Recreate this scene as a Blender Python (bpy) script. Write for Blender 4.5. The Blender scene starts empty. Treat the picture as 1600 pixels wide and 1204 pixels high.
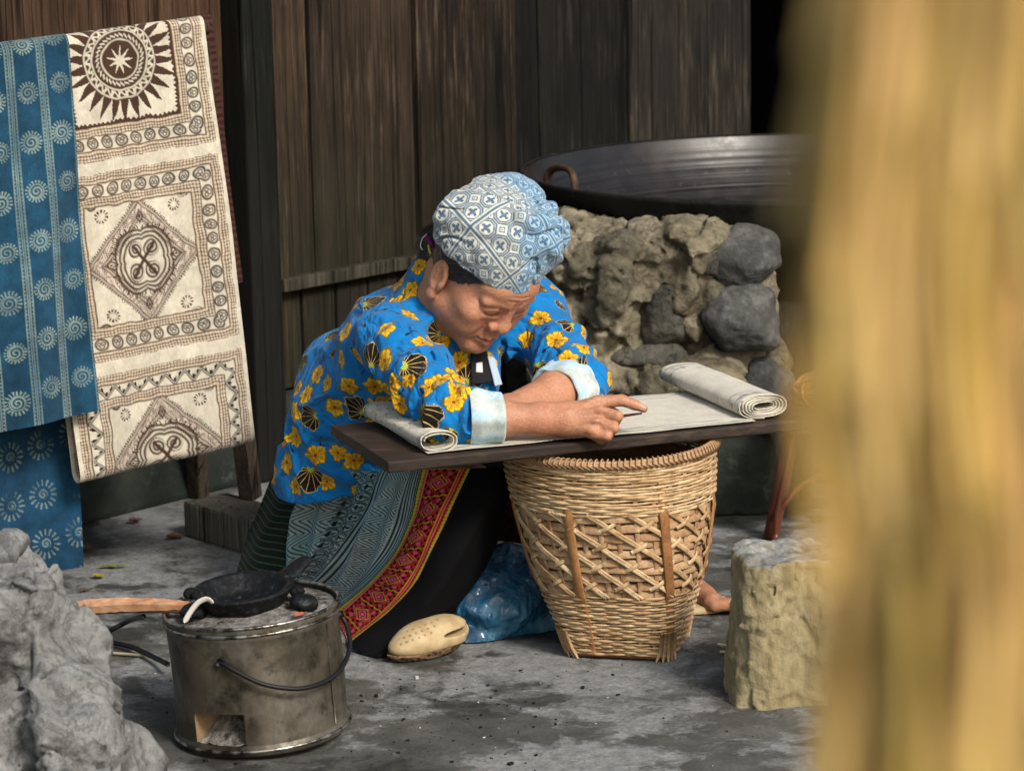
import bpy, bmesh, math, random
import numpy as np
from mathutils import Vector, Matrix
from mathutils.bvhtree import BVHTree
import openvdb

# ------------------------------------------------------------------ camera, sky, sun, exposure
SC = bpy.context.scene
COL = SC.collection
FPX, CX, CY = 4490.0, 800.0, 602.0          # focal length and centre in photo pixels (1600 wide)
PITCH, ROLL, CAMH = math.radians(11.25), math.radians(1.2), 1.3
_F = np.array([0, math.cos(PITCH), -math.sin(PITCH)])
_R0 = np.array([1.0, 0, 0]); _U0 = np.array([0, math.sin(PITCH), math.cos(PITCH)])
_R = _R0 * math.cos(ROLL) - _U0 * math.sin(ROLL)
_U = _U0 * math.cos(ROLL) + _R0 * math.sin(ROLL)
CAM = np.array([0.0, 0.0, CAMH])
cam_data = bpy.data.cameras.new('camera')
cam = bpy.data.objects.new('camera', cam_data); COL.objects.link(cam)
cam.matrix_world = Matrix(((_R[0], _U[0], -_F[0], 0), (_R[1], _U[1], -_F[1], 0), (_R[2], _U[2], -_F[2], CAMH), (0, 0, 0, 1)))
cam_data.sensor_width = 36.0; cam_data.lens = 36.0 * FPX / 1600.0
cam_data.clip_start = 0.05; cam_data.clip_end = 200
cam_data.dof.use_dof = True; cam_data.dof.focus_distance = 4.42
cam_data.dof.aperture_fstop = 9.0
SC.camera = cam

SUN_EL, SUN_AZ = math.radians(40), math.radians(34)     # sun to the front right of the camera's back
sun_dir = Vector((math.sin(SUN_AZ) * math.cos(SUN_EL), -math.cos(SUN_AZ) * math.cos(SUN_EL), math.sin(SUN_EL)))
world = bpy.data.worlds.new('World'); SC.world = world; world.use_nodes = True
wn = world.node_tree.nodes; wl = world.node_tree.links; wn.clear()
sky = wn.new('ShaderNodeTexSky'); sky.sky_type = 'NISHITA'; sky.sun_disc = False
sky.sun_elevation = SUN_EL; sky.sun_rotation = math.atan2(sun_dir.x, sun_dir.y)
sky.air_density = 1.6; sky.dust_density = 4.0; sky.ozone_density = 1.0
bg = wn.new('ShaderNodeBackground'); bg.inputs['Strength'].default_value = 0.062
wo = wn.new('ShaderNodeOutputWorld')
wl.new(sky.outputs['Color'], bg.inputs['Color']); wl.new(bg.outputs['Background'], wo.inputs['Surface'])
sl = bpy.data.lights.new('sun', 'SUN'); sl.energy = 1.5; sl.angle = math.radians(12); sl.color = (1.0, 0.95, 0.88)
sun = bpy.data.objects.new('sun', sl); COL.objects.link(sun); sun.location = (3, -4, 6)
sun.rotation_euler = (-sun_dir).to_track_quat('-Z', 'Y').to_euler()
SC.view_settings.view_transform = 'Standard'; SC.view_settings.look = 'None'
SC.view_settings.exposure = 1.12; SC.view_settings.gamma = 1.0; SC.view_settings.use_curve_mapping = False
SC.cycles.use_denoising = True
SC.cycles.max_bounces = 8; SC.cycles.transparent_max_bounces = 12

# ------------------------------------------------------------------ measuring helpers (photo pixel -> place in the yard)
def ray(px, py):
    return _F + _R * ((px - CX) / FPX) + _U * ((CY - py) / FPX)
def at(px, py, Y):
    d = ray(px, py); return CAM + d * (Y / d[1])
def gp(px, py, z=0.0):
    d = ray(px, py); return CAM + d * ((z - CAMH) / d[2])
def onplane(px, py, p0, n):
    d = ray(px, py); n = np.asarray(n, float)
    return CAM + d * (np.dot(np.asarray(p0) - CAM, n) / np.dot(d, n))
def unit(v):
    v = np.asarray(v, float); return v / np.linalg.norm(v)
def proj(P):
    q = np.asarray(P) - CAM; d = q @ _F
    return np.stack([CX + FPX * (q @ _R) / d, CY - FPX * (q @ _U) / d], -1)

# ------------------------------------------------------------------ numpy noise
_rng = np.random.RandomState(7)
_PERM = _rng.permutation(4096).astype(np.int64); _VAL = _rng.rand(4096).astype(np.float32) * 2 - 1
def _h(i, j, k):
    return _VAL[_PERM[(_PERM[(_PERM[i & 4095] + j) & 4095] + k) & 4095]]
def vnoise(P):
    P = np.asarray(P, np.float32); i = np.floor(P).astype(np.int64); f = P - i; f = f * f * f * (f * (f * 6 - 15) + 10)
    x, y, z = i[..., 0], i[..., 1], i[..., 2]; fx, fy, fz = f[..., 0], f[..., 1], f[..., 2]
    def L(a, b, t): return a + (b - a) * t
    return L(L(L(_h(x, y, z), _h(x + 1, y, z), fx), L(_h(x, y + 1, z), _h(x + 1, y + 1, z), fx), fy),
             L(L(_h(x, y, z + 1), _h(x + 1, y, z + 1), fx), L(_h(x, y + 1, z + 1), _h(x + 1, y + 1, z + 1), fx), fy), fz)
def fbm(P, oct=4, gain=0.5):
    P = np.asarray(P, np.float32); a, s, t = 1.0, 0, 0
    for o in range(oct):
        s = s + a * vnoise(P * (2.0 ** o) + 17.3 * o); t += a; a *= gain
    return s / t
def worley(P):
    """P (n,3) -> F1, F2, hash of the nearest cell (0..1), vector to its point"""
    P = np.asarray(P, np.float32).reshape(-1, 3); I = np.floor(P).astype(np.int64); n = len(P)
    f1 = np.full(n, 9., np.float32); f2 = f1.copy(); hs = np.zeros(n, np.float32); vec = np.zeros((n, 3), np.float32)
    for dx in (-1, 0, 1):
        for dy in (-1, 0, 1):
            for dz in (-1, 0, 1):
                c = I + (dx, dy, dz); j = np.stack([_h(c[:, 0], c[:, 1], c[:, 2]), _h(c[:, 0] + 57, c[:, 1], c[:, 2]), _h(c[:, 0], c[:, 1] + 91, c[:, 2])], -1) * .42 + .5
                v = c + j - P; d = np.linalg.norm(v, axis=1); m = d < f1
                f2 = np.where(m, f1, np.minimum(f2, d)); f1 = np.where(m, d, f1); hs = np.where(m, _h(c[:, 0] + 11, c[:, 1] + 29, c[:, 2] + 5) * .5 + .5, hs); vec[m] = v[m]
    return f1, f2, hs, vec
def cell_tilt(hs, vec):
    a = hs * 6.283 * 7.3; b = np.cos(hs * 91.7); s = np.sqrt(np.maximum(1 - b * b, 0)); return vec[:, 0] * s * np.cos(a) + vec[:, 1] * s * np.sin(a) + vec[:, 2] * b
def sstep(a, b, x):
    t = np.clip((x - a) / (b - a), 0, 1); return t * t * (3 - 2 * t)

# ------------------------------------------------------------------ objects
def tag(o, label=None, cat=None, group=None, kind=None):
    if label: o['label'] = label
    if cat: o['category'] = cat
    if group: o['group'] = group
    if kind: o['kind'] = kind
    return o
def link(o, parent=None):
    COL.objects.link(o)
    if parent is not None: o.parent = parent
    return o
def empty(name, loc=(0, 0, 0)):
    o = bpy.data.objects.new(name, None); o.location = loc; o.empty_display_size = 0.05
    return link(o)
def np_mesh(name, V, Fc, smooth=True):
    """V (n,3); Fc either (m,k) array or list of tuples"""
    me = bpy.data.meshes.new(name)
    V = np.asarray(V, np.float32)
    if isinstance(Fc, np.ndarray):
        m, k = Fc.shape
        me.vertices.add(len(V)); me.vertices.foreach_set('co', V.ravel())
        me.loops.add(m * k); me.loops.foreach_set('vertex_index', Fc.astype(np.int32).ravel())
        me.polygons.add(m); me.polygons.foreach_set('loop_start', np.arange(0, m * k, k, dtype=np.int32))
        me.update(calc_edges=True); me.validate()
    else:
        me.from_pydata([tuple(v) for v in V.tolist()], [], Fc); me.update()
    if smooth: me.polygons.foreach_set('use_smooth', np.ones(len(me.polygons), bool))
    return me
def obj(name, me, mat, parent=None, base=None):
    """base: world point that becomes the object's origin"""
    if mat is not None and not me.materials: me.materials.append(mat)
    o = bpy.data.objects.new(name, me); link(o)
    pl = Vector((0, 0, 0))
    if parent is not None:
        o.parent = parent; pl = Vector(parent['_w']) if '_w' in parent.keys() else Vector(parent.location)
    b = Vector(base) if base is not None else (pl if parent is not None else Vector((0, 0, 0)))
    if b.length > 0:
        me.transform(Matrix.Translation(-b))
    o.location = b - pl
    return o
def set_col(me, C, name='col'):
    C = np.asarray(C, np.float32)
    if C.shape[1] == 3: C = np.concatenate([C, np.ones((len(C), 1), np.float32)], 1)
    a = me.attributes.new(name, 'FLOAT_COLOR', 'POINT'); a.data.foreach_set('color', C.ravel())
def set_float(me, A, name):
    a = me.attributes.new(name, 'FLOAT', 'POINT'); a.data.foreach_set('value', np.asarray(A, np.float32).ravel())
def grid_faces(nu, nv, wrap_u=False, wrap_v=False):
    """vertex index = i*nv + j"""
    iu = np.arange(nu if wrap_u else nu - 1); jv = np.arange(nv if wrap_v else nv - 1)
    I, J = np.meshgrid(iu, jv, indexing='ij'); I2 = (I + 1) % nu; J2 = (J + 1) % nv
    return np.stack([I * nv + J, I2 * nv + J, I2 * nv + J2, I * nv + J2], -1).reshape(-1, 4)
def catmull(P, n):
    """smooth curve through control points P (k, d) -> (n, d)"""
    P = np.asarray(P, float); k = len(P)
    Q = np.concatenate([[2 * P[0] - P[1]], P, [2 * P[-1] - P[-2]]])
    t = np.linspace(0, k - 1 - 1e-9, n); i = t.astype(int); f = (t - i)[:, None]
    a, b, c, d = Q[i], Q[i + 1], Q[i + 2], Q[i + 3]
    return 0.5 * ((2 * b) + (-a + c) * f + (2 * a - 5 * b + 4 * c - d) * f ** 2 + (-a + 3 * b - 3 * c + d) * f ** 3)
def loft(rows, nu, nv):
    """rows: list of control polylines (each k x 3) -> (nu,nv,3) surface, u across rows, v along them"""
    A = np.stack([catmull(r, nv) for r in rows])
    return np.stack([catmull(A[:, j], nu) for j in range(nv)], 1)
def frames(P):
    P = np.asarray(P, float); T = np.gradient(P, axis=0); T /= np.linalg.norm(T, axis=1)[:, None] + 1e-12
    ref = np.array([0, 0, 1.0]) if abs(T[0][2]) < 0.9 else np.array([1.0, 0, 0])
    N = np.zeros_like(P); n = ref - T[0] * np.dot(ref, T[0]); N[0] = n / np.linalg.norm(n)
    for i in range(1, len(P)):
        n = N[i - 1] - T[i] * np.dot(N[i - 1], T[i]); N[i] = n / (np.linalg.norm(n) + 1e-12)
    return T, N, np.cross(T, N)
def tube(P, r, k=8, closed=False, flat=None):
    """tube along P; r scalar or per-point; flat=(a,b) scales N and B"""
    P = np.asarray(P, float); n = len(P); r = np.broadcast_to(np.asarray(r, float), (n,))
    T, N, B = frames(P)
    a = np.linspace(0, 2 * math.pi, k, endpoint=False); fa, fb = flat or (1, 1)
    V = P[:, None] + r[:, None, None] * (np.cos(a)[None, :, None] * N[:, None] * fa + np.sin(a)[None, :, None] * B[:, None] * fb)
    Fc = [tuple(x) for x in grid_faces(n, k, closed, True)[:, ::-1].tolist()]
    V = V.reshape(-1, 3)
    if not closed:
        Fc += [tuple(range(k)), tuple(reversed(range((n - 1) * k, n * k)))]
    return V, Fc
def merge(parts):
    V, Fc, o = [], [], 0
    for v, f in parts:
        V.append(np.asarray(v)); Fc += [tuple(i + o for i in q) for q in f]; o += len(v)
    return np.concatenate(V), Fc
def box_vf(c, ax, ay, az):
    c, ax, ay, az = (np.asarray(x, float) for x in (c, ax, ay, az))
    V = np.array([c + sx * ax + sy * ay + sz * az for sx in (-1, 1) for sy in (-1, 1) for sz in (-1, 1)])
    Fc = [(0, 1, 3, 2), (4, 6, 7, 5), (0, 4, 5, 1), (2, 3, 7, 6), (0, 2, 6, 4), (1, 5, 7, 3)]
    if np.dot(np.cross(ax, ay), az) < 0: Fc = [tuple(reversed(f)) for f in Fc]
    return V, Fc
def bevel_mesh(name, V, Fc, w=0.004, seg=2, smooth=False):
    me = np_mesh(name, V, Fc, False); bm = bmesh.new(); bm.from_mesh(me)
    bmesh.ops.bevel(bm, geom=bm.edges[:], offset=w, segments=seg, affect='EDGES', profile=0.6)
    bmesh.ops.recalc_face_normals(bm, faces=bm.faces[:])
    bm.to_mesh(me); bm.free()
    if smooth: me.polygons.foreach_set('use_smooth', np.ones(len(me.polygons), bool))
    return me
def lathe(prof, n=64, c=(0, 0, 0), closed=False):
    """prof list of (r,z)"""
    prof = np.asarray(prof, float); a = np.linspace(0, 2 * math.pi, n, endpoint=False)
    V = np.stack([np.outer(np.cos(a), prof[:, 0]), np.outer(np.sin(a), prof[:, 0]), np.broadcast_to(prof[:, 1], (n, len(prof)))], -1)
    return V.reshape(-1, 3) + np.asarray(c), grid_faces(n, len(prof), True, closed)

# ------------------------------------------------------------------ signed distance modelling
class Field:
    def __init__(s, lo, hi, h):
        s.lo = np.asarray(lo, np.float32); s.h = h
        s.n = np.ceil((np.asarray(hi) - s.lo) / h).astype(int) + 1
        s.d = np.full(s.n, 1.0, np.float32)
    def win(s, lo, hi):
        a = np.clip(np.floor((np.asarray(lo) - s.lo) / s.h).astype(int), 0, s.n); b = np.clip(np.ceil((np.asarray(hi) - s.lo) / s.h).astype(int) + 1, 0, s.n)
        sl = tuple(slice(a[i], b[i]) for i in range(3))
        ax = [s.lo[i] + s.h * np.arange(a[i], b[i], dtype=np.float32) for i in range(3)]
        return sl, np.stack(np.meshgrid(*ax, indexing='ij'), -1)
    def add(s, fn, lo, hi, k=0.01):
        pad = k + 3 * s.h; sl, P = s.win(np.asarray(lo) - pad, np.asarray(hi) + pad)
        if P.size == 0: return
        s.d[sl] = smin(s.d[sl], fn(P), k)
    def sub(s, fn, lo, hi, k=0.01):
        pad = k + 3 * s.h; sl, P = s.win(np.asarray(lo) - pad, np.asarray(hi) + pad)
        if P.size == 0: return
        s.d[sl] = -smin(-s.d[sl], fn(P), k)
    def keep(s, fn):
        sl, P = s.win(s.lo, s.lo + s.h * s.n); s.d = np.maximum(s.d, fn(P))
    def warp(s, fn):
        sl, P = s.win(s.lo, s.lo + s.h * s.n)
        m = np.abs(s.d) < 0.05
        s.d[m] += fn(P[m])
    def cone(s, a, b, ra, rb, k=0.01, sub=False):
        a, b = np.asarray(a, np.float32), np.asarray(b, np.float32); r = max(ra, rb)
        (s.sub if sub else s.add)(lambda P: sd_cone(P, a, b, ra, rb), np.minimum(a, b) - r, np.maximum(a, b) + r, k)
    def ell(s, c, r, M=None, k=0.01, sub=False):
        c = np.asarray(c, np.float32); rr = max(r)
        (s.sub if sub else s.add)(lambda P: sd_ell(P, c, r, M), c - rr, c + rr, k)
    def ecap(s, a, b, ra, rb, l, k=0.02):
        a, b = np.asarray(a, np.float32), np.asarray(b, np.float32); r = max(*ra, *rb)
        s.add(lambda P: sd_ecap(P, a, b, ra, rb, l), np.minimum(a, b) - r, np.maximum(a, b) + r, k)
    def mesh(s, name):
        g = openvdb.FloatGrid(0.1); d = np.clip(s.d, -0.1, 0.1)
        d[[0, -1]] = 0.1; d[:, [0, -1]] = 0.1; d[:, :, [0, -1]] = 0.1
        g.copyFromArray(np.ascontiguousarray(d))
        p, q = g.convertToQuads(isovalue=0.0)
        V = p.astype(np.float32) * s.h + s.lo
        a = V[q[:, 1]] - V[q[:, 0]]; b = V[q[:, 2]] - V[q[:, 0]]
        if (np.cross(a, b) * V[q[:, 0]]).sum() < 0: q = q[:, ::-1]
        return V, q
def smin(a, b, k):
    if k <= 0: return np.minimum(a, b)
    h = np.maximum(k - np.abs(a - b), 0) / k
    return np.minimum(a, b) - h * h * k * 0.25
def sd_cone(P, a, b, ra, rb):
    ba = b - a; t = np.clip(((P - a) @ ba) / float(ba @ ba), 0, 1)
    return np.linalg.norm(P - a - t[..., None] * ba, axis=-1) - (ra + (rb - ra) * t)
def sd_ell(P, c, r, M=None):
    q = P - c
    if M is not None: q = q @ np.asarray(M, np.float32).T        # rows of M = local axes
    r = np.asarray(r, np.float32); k0 = np.linalg.norm(q / r, axis=-1); k1 = np.linalg.norm(q / (r * r), axis=-1)
    return k0 * (k0 - 1.0) / np.maximum(k1, 1e-6)
def sd_ecap(P, a, b, ra, rb, l):
    l = np.asarray(l, np.float32); ba = b - a; t = np.clip(((P - a) @ ba) / float(ba @ ba), 0, 1)
    q = P - a - t[..., None] * ba; ql = q @ l; qp = np.sqrt(np.maximum((q * q).sum(-1) - ql * ql, 0))
    rl = ra[0] + (rb[0] - ra[0]) * t; rp = ra[1] + (rb[1] - ra[1]) * t
    k0 = np.sqrt((ql / rl) ** 2 + (qp / rp) ** 2); k1 = np.sqrt((ql / rl ** 2) ** 2 + (qp / rp ** 2) ** 2)
    return k0 * (k0 - 1) / np.maximum(k1, 1e-6)
def sd_box(P, c, h, r=0.0, M=None):
    q = P - np.asarray(c, np.float32)
    if M is not None: q = q @ np.asarray(M, np.float32).T
    q = np.abs(q) - (np.asarray(h, np.float32) - r)
    return np.linalg.norm(np.maximum(q, 0), axis=-1) + np.minimum(q.max(-1), 0) - r

# ------------------------------------------------------------------ material helper
class Mat:
    def __init__(s, name, rough=0.8, spec=0.3, metallic=0.0):
        s.m = bpy.data.materials.new(name); s.m.use_nodes = True; s.nt = s.m.node_tree; s.nt.nodes.clear()
        s.o = s.nt.nodes.new('ShaderNodeOutputMaterial'); s.b = s.nt.nodes.new('ShaderNodeBsdfPrincipled')
        s.nt.links.new(s.b.outputs[0], s.o.inputs[0])
        s.set('Roughness', rough); s.set('Specular IOR Level', spec); s.set('Metallic', metallic)
        s._co = None
    def put(s, sock, v):
        if isinstance(v, bpy.types.NodeSocket): s.nt.links.new(v, sock)
        elif v is not None:
            if sock.type == 'RGBA' and not np.isscalar(v) and len(v) == 3: v = (*v, 1)
            elif sock.type == 'RGBA' and np.isscalar(v): v = (v, v, v, 1)
            elif sock.type == 'VECTOR' and np.isscalar(v): v = (v, v, v)
            sock.default_value = v
    def set(s, name, v): s.put(s.b.inputs[name], v); return s
    def node(s, t, **kw):
        n = s.nt.nodes.new(t)
        for k, v in kw.items(): setattr(n, k, v)
        return n
    def co(s, kind='Object'):
        if s._co is None: s._co = s.node('ShaderNodeTexCoord')
        return s._co.outputs[kind]
    def scale(s, v, sc, loc=(0, 0, 0), rot=(0, 0, 0)):
        n = s.node('ShaderNodeMapping'); s.put(n.inputs['Vector'], v); n.inputs['Scale'].default_value = sc; n.inputs['Location'].default_value = loc; n.inputs['Rotation'].default_value = rot
        return n.outputs[0]
    def noise(s, v, scale, detail=4, rough=0.55, dist=0.0, out='Fac'):
        n = s.node('ShaderNodeTexNoise'); s.put(n.inputs['Vector'], v); n.inputs['Scale'].default_value = scale; n.inputs['Detail'].default_value = detail
        n.inputs['Roughness'].default_value = rough; n.inputs['Distortion'].default_value = dist
        return n.outputs[out]
    def vor(s, v, scale, feature='F1', out='Distance', rand=1.0):
        n = s.node('ShaderNodeTexVoronoi', feature=feature); s.put(n.inputs['Vector'], v); n.inputs['Scale'].default_value = scale; n.inputs['Randomness'].default_value = rand
        return n.outputs[out]
    def wave(s, v, scale, dist=0, detail=2, dscale=1, kind='BANDS', dirn='X'):
        n = s.node('ShaderNodeTexWave', wave_type=kind)
        if kind == 'BANDS': n.bands_direction = dirn
        else: n.rings_direction = dirn
        s.put(n.inputs['Vector'], v); n.inputs['Scale'].default_value = scale; n.inputs['Distortion'].default_value = dist; n.inputs['Detail'].default_value = detail; n.inputs['Detail Scale'].default_value = dscale
        return n.outputs['Fac']
    def ramp(s, f, stops, interp='LINEAR'):
        n = s.node('ShaderNodeValToRGB'); n.color_ramp.interpolation = interp; s.put(n.inputs[0], f); e = n.color_ramp.elements
        while len(e) < len(stops): e.new(0.5)
        for el, (p, c) in zip(e, stops):
            el.position = p; el.color = (c, c, c, 1) if np.isscalar(c) else (*c, 1)
        return n.outputs[0]
    def mix(s, f, a, b, mode='MIX'):
        n = s.node('ShaderNodeMix', data_type='RGBA', blend_type=mode); s.put(n.inputs[0], f); s.put(n.inputs[6], a); s.put(n.inputs[7], b)
        return n.outputs[2]
    def math(s, op, a, b=None, c=None, clamp=False):
        n = s.node('ShaderNodeMath', operation=op, use_clamp=clamp); s.put(n.inputs[0], a)
        if b is not None: s.put(n.inputs[1], b)
        if c is not None: s.put(n.inputs[2], c)
        return n.outputs[0]
    def attr(s, name, out='Color'):
        n = s.node('ShaderNodeAttribute'); n.attribute_name = name; return n.outputs[out]
    def sep(s, v):
        n = s.node('ShaderNodeSeparateXYZ'); s.put(n.inputs[0], v); return n.outputs
    def rand(s): return s.node('ShaderNodeObjectInfo').outputs['Random']
    def bump(s, h, strength=0.5, dist=0.01, normal=None):
        n = s.node('ShaderNodeBump'); n.inputs['Strength'].default_value = strength; n.inputs['Distance'].default_value = dist; s.put(n.inputs['Height'], h)
        if normal is not None: s.put(n.inputs['Normal'], normal)
        s.put(s.b.inputs['Normal'], n.outputs[0]); return n.outputs[0]
    def color(s, c): s.put(s.b.inputs['Base Color'], c); return s
# ================================================================== materials of the place
def m_ground():
    m = Mat('stained_concrete', 0.85, 0.35); v = m.co('Object')
    w = m.node('ShaderNodeVectorMath', operation='ADD'); m.put(w.inputs[0], v)
    wn_ = m.node('ShaderNodeVectorMath', operation='SCALE'); m.put(wn_.inputs[0], m.noise(v, 6, 5, 0.6, out='Color')); wn_.inputs['Scale'].default_value = 0.16
    m.nt.links.new(wn_.outputs[0], w.inputs[1]); vw = w.outputs[0]
    base = m.ramp(m.noise(v, 9, 8, 0.65), [(0.3, (0.040, 0.040, 0.034)), (0.5, (0.075, 0.075, 0.067)), (0.7, (0.13, 0.13, 0.12))])
    ash = m.ramp(m.noise(vw, 3.6, 10, 0.66), [(0.455, 0.0), (0.515, 1.0)])
    ashc = m.ramp(m.noise(v, 45, 6, 0.7), [(0.3, (0.13, 0.135, 0.135)), (0.7, (0.33, 0.34, 0.34))])
    c = m.mix(m.math('MULTIPLY', ash, 0.85), base, ashc)
    damp = m.ramp(m.noise(m.scale(vw, (1, 1, 1), (3.7, 1.3, 0)), 2.6, 8, 0.62), [(0.525, 0.0), (0.57, 1.0)])
    c = m.mix(m.math('MULTIPLY', damp, 0.85), c, (0.028, 0.03, 0.027))
    speck = m.ramp(m.vor(v, 60, 'F1'), [(0.0, 1.0), (0.13, 1.0), (0.18, 0.0)])
    spk2 = m.ramp(m.noise(v, 14, 3), [(0.52, 0.0), (0.6, 1.0)])
    c = m.mix(m.math('MULTIPLY', speck, spk2), c, (0.03, 0.03, 0.028))
    fine = m.ramp(m.noise(v, 160, 4, 0.7), [(0.3, 0.7), (0.7, 1.25)])
    c = m.mix(1.0, c, fine, 'MULTIPLY')
    m.color(c)
    m.set('Roughness', m.math('SUBTRACT', 0.9, m.math('MULTIPLY', damp, 0.35)))
    hgt = m.math('ADD', m.math('MULTIPLY', m.noise(v, 30, 8, 0.7), 0.6), m.math('MULTIPLY', ash, 0.25))
    m.bump(hgt, 0.55, 0.012); return m.m
def m_plank(name, cols, dark=0.0, moss=0.0):
    m = Mat(name, 0.8, 0.12); v = m.co('Object'); r = m.rand()
    vs = m.node('ShaderNodeVectorMath', operation='ADD'); m.put(vs.inputs[0], v)
    cmb = m.node('ShaderNodeCombineXYZ'); m.put(cmb.inputs[0], m.math('MULTIPLY', r, 9)); m.put(cmb.inputs[2], m.math('MULTIPLY', r, 5))
    m.nt.links.new(cmb.outputs[0], vs.inputs[1]); v2 = vs.outputs[0]
    streak = m.noise(m.scale(v2, (70, 70, 2.0)), 1.0, 8, 0.72)
    fib = m.noise(m.scale(v2, (300, 300, 9)), 1.0, 5, 0.7)
    blot = m.noise(m.scale(v2, (5, 5, 2.6)), 1.0, 6, 0.6)
    c = m.ramp(m.math('ADD', m.math('MULTIPLY', streak, 0.5), m.math('MULTIPLY', blot, 0.5)), [(0.33, cols[0]), (0.5, cols[1]), (0.66, cols[2])])
    pale = m.math('MULTIPLY', m.ramp(m.noise(m.scale(v2, (90, 90, 5)), 1.0, 7, 0.75), [(0.50, 0.0), (0.62, 1.0)]), m.ramp(m.noise(m.scale(v2, (7, 7, 3)), 1.0, 5, 0.6), [(0.45, 0.0), (0.62, 1.0)]))
    c = m.mix(m.math('MULTIPLY', pale, 0.6), c, cols[3])
    c = m.mix(1.0, c, m.ramp(fib, [(0.32, 0.35), (0.68, 1.6)]), 'MULTIPLY')
    soot = m.ramp(m.noise(m.scale(v2, (3.2, 3.2, 1.1)), 1.0, 4, 0.6), [(0.42, 0.0), (0.62, 1.0)])
    c = m.mix(m.math('MULTIPLY', soot, 0.35 + dark), c, (0.014, 0.014, 0.014))
    crack = m.ramp(m.noise(m.scale(v2, (26, 26, 0.35)), 1.0, 2, 0.4), [(0.480, 1.0), (0.496, 0.0), (0.502, 0.0), (0.512, 1.0)])
    c = m.mix(1.0, c, m.ramp(crack, [(0.0, 0.25), (1.0, 1.0)]), 'MULTIPLY')
    if moss:
        z = m.sep(m.node('ShaderNodeNewGeometry').outputs['Position'])[2]
        mz = m.math('SUBTRACT', 1.0, m.math('DIVIDE', m.math('SUBTRACT', z, 0.32), 0.45), clamp=True)
        c = m.mix(m.math('MULTIPLY', m.math('MULTIPLY', mz, m.ramp(blot, [(0.35, 0.2), (0.6, 1.0)])), moss), c, (0.017, 0.021, 0.013))
    m.color(c)
    m.bump(m.math('ADD', m.math('MULTIPLY', crack, 0.7), m.math('ADD', m.math('MULTIPLY', streak, 0.6), m.math('MULTIPLY', fib, 0.4))), 0.7, 0.004)
    return m.m
def m_plaster():
    m = Mat('damp_plaster', 0.85, 0.25); v = m.co('Object')
    c = m.ramp(m.noise(v, 5, 8, 0.62), [(0.3, (0.007, 0.011, 0.010)), (0.5, (0.017, 0.023, 0.020)), (0.72, (0.045, 0.052, 0.042))])
    c = m.mix(m.ramp(m.noise(v, 22, 6, 0.7), [(0.58, 0.0), (0.72, 0.6)]), c, (0.11, 0.115, 0.10))
    m.color(c); m.bump(m.noise(v, 24, 8, 0.7), 0.6, 0.012); return m.m
def m_rock(name, cols, moss=0.0, ash=0.0, sc=9, bump=0.02, crk=1.0, tint=False):
    m = Mat(name, 0.9, 0.25); v = m.co('Object')
    n1 = m.noise(v, sc, 8, 0.65, 0.3); n2 = m.noise(v, sc * 5, 6, 0.7)
    c = m.ramp(m.math('ADD', m.math('MULTIPLY', n1, 0.65), m.math('MULTIPLY', n2, 0.35)), [(0.33, cols[0]), (0.5, cols[1]), (0.67, cols[2])])
    cr = m.ramp(m.noise(v, sc * 0.7, 7, 0.75, 1.2), [(0.485, 1.0), (0.5, 0.15), (0.515, 1.0)])
    if tint: c = m.mix(1., c, m.attr('col'), 'MULTIPLY')
    if moss:
        c = m.mix(m.math('MULTIPLY', m.ramp(m.noise(v, 6, 5, 0.6), [(0.48, 0.0), (0.62, 1.0)]), moss), c, (0.12, 0.118, 0.06))
    if ash:
        nz = m.sep(m.node('ShaderNodeNewGeometry').outputs['Normal'])[2]
        f = m.math('MULTIPLY', m.ramp(m.math('ADD', nz, m.math('MULTIPLY', m.noise(v, 14, 6, 0.7), 0.9)), [(0.35, 0.0), (0.95, 1.0)]), ash)
        c = m.mix(f, c, (0.50, 0.51, 0.50))
    c = m.mix(1.0, c, m.ramp(cr, [(0.0, 1 - .65 * crk), (1.0, 1.0)]), 'MULTIPLY')
    pit = m.vor(v, sc * 4, 'SMOOTH_F1')
    m.color(c)
    m.bump(m.math('ADD', m.math('MULTIPLY', n2, 0.6), m.math('ADD', m.math('MULTIPLY', cr, 0.35 * crk), m.math('MULTIPLY', pit, 0.3))), 0.8, bump)
    return m.m
M_GROUND = m_ground()
M_PLANK_BROWN = m_plank('brown_planks', [(0.022, 0.012, 0.008), (0.055, 0.031, 0.019), (0.095, 0.055, 0.034), (0.15, 0.095, 0.06)], -0.1)
M_PLANK_DOOR = m_plank('door_planks', [(0.011, 0.0085, 0.006), (0.032, 0.022, 0.0145), (0.066, 0.045, 0.030), (0.17, 0.122, 0.084)], 0.1, 0.75)
M_PLANK_SOOT = m_plank('sooty_planks', [(0.004, 0.004, 0.004), (0.0065, 0.006, 0.006), (0.012, 0.011, 0.010), (0.06, 0.052, 0.044)], 0.2, 0.2)
M_PLANK_GREY = m_plank('weathered_planks', [(0.007, 0.0065, 0.006), (0.019, 0.016, 0.0138), (0.044, 0.036, 0.029), (0.15, 0.122, 0.092)], 0.0, 0.2)
M_POST = m_plank('black_post_wood', [(0.003, 0.004, 0.003), (0.007, 0.008, 0.0065), (0.012, 0.013, 0.010), (0.026, 0.027, 0.022)], 0.2)
M_PLASTER = m_plaster()
M_DARK = Mat('near_black_interior', 0.95, 0.1).color((0.02, 0.021, 0.02)).m  # one near-black base colour for the walls of the inner room

# ================================================================== ground
gx = np.linspace(-9, 9, 60); gy = np.linspace(-3, 14, 60)
GX, GY = np.meshgrid(gx, gy, indexing='ij')
V = np.stack([GX, GY, np.zeros_like(GX)], -1).reshape(-1, 3)
ground = obj('ground', np_mesh('ground', V, grid_faces(60, 60)), M_GROUND)
tag(ground, 'stained grey concrete yard floor with ash and damp patches', 'ground', kind='structure')

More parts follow.
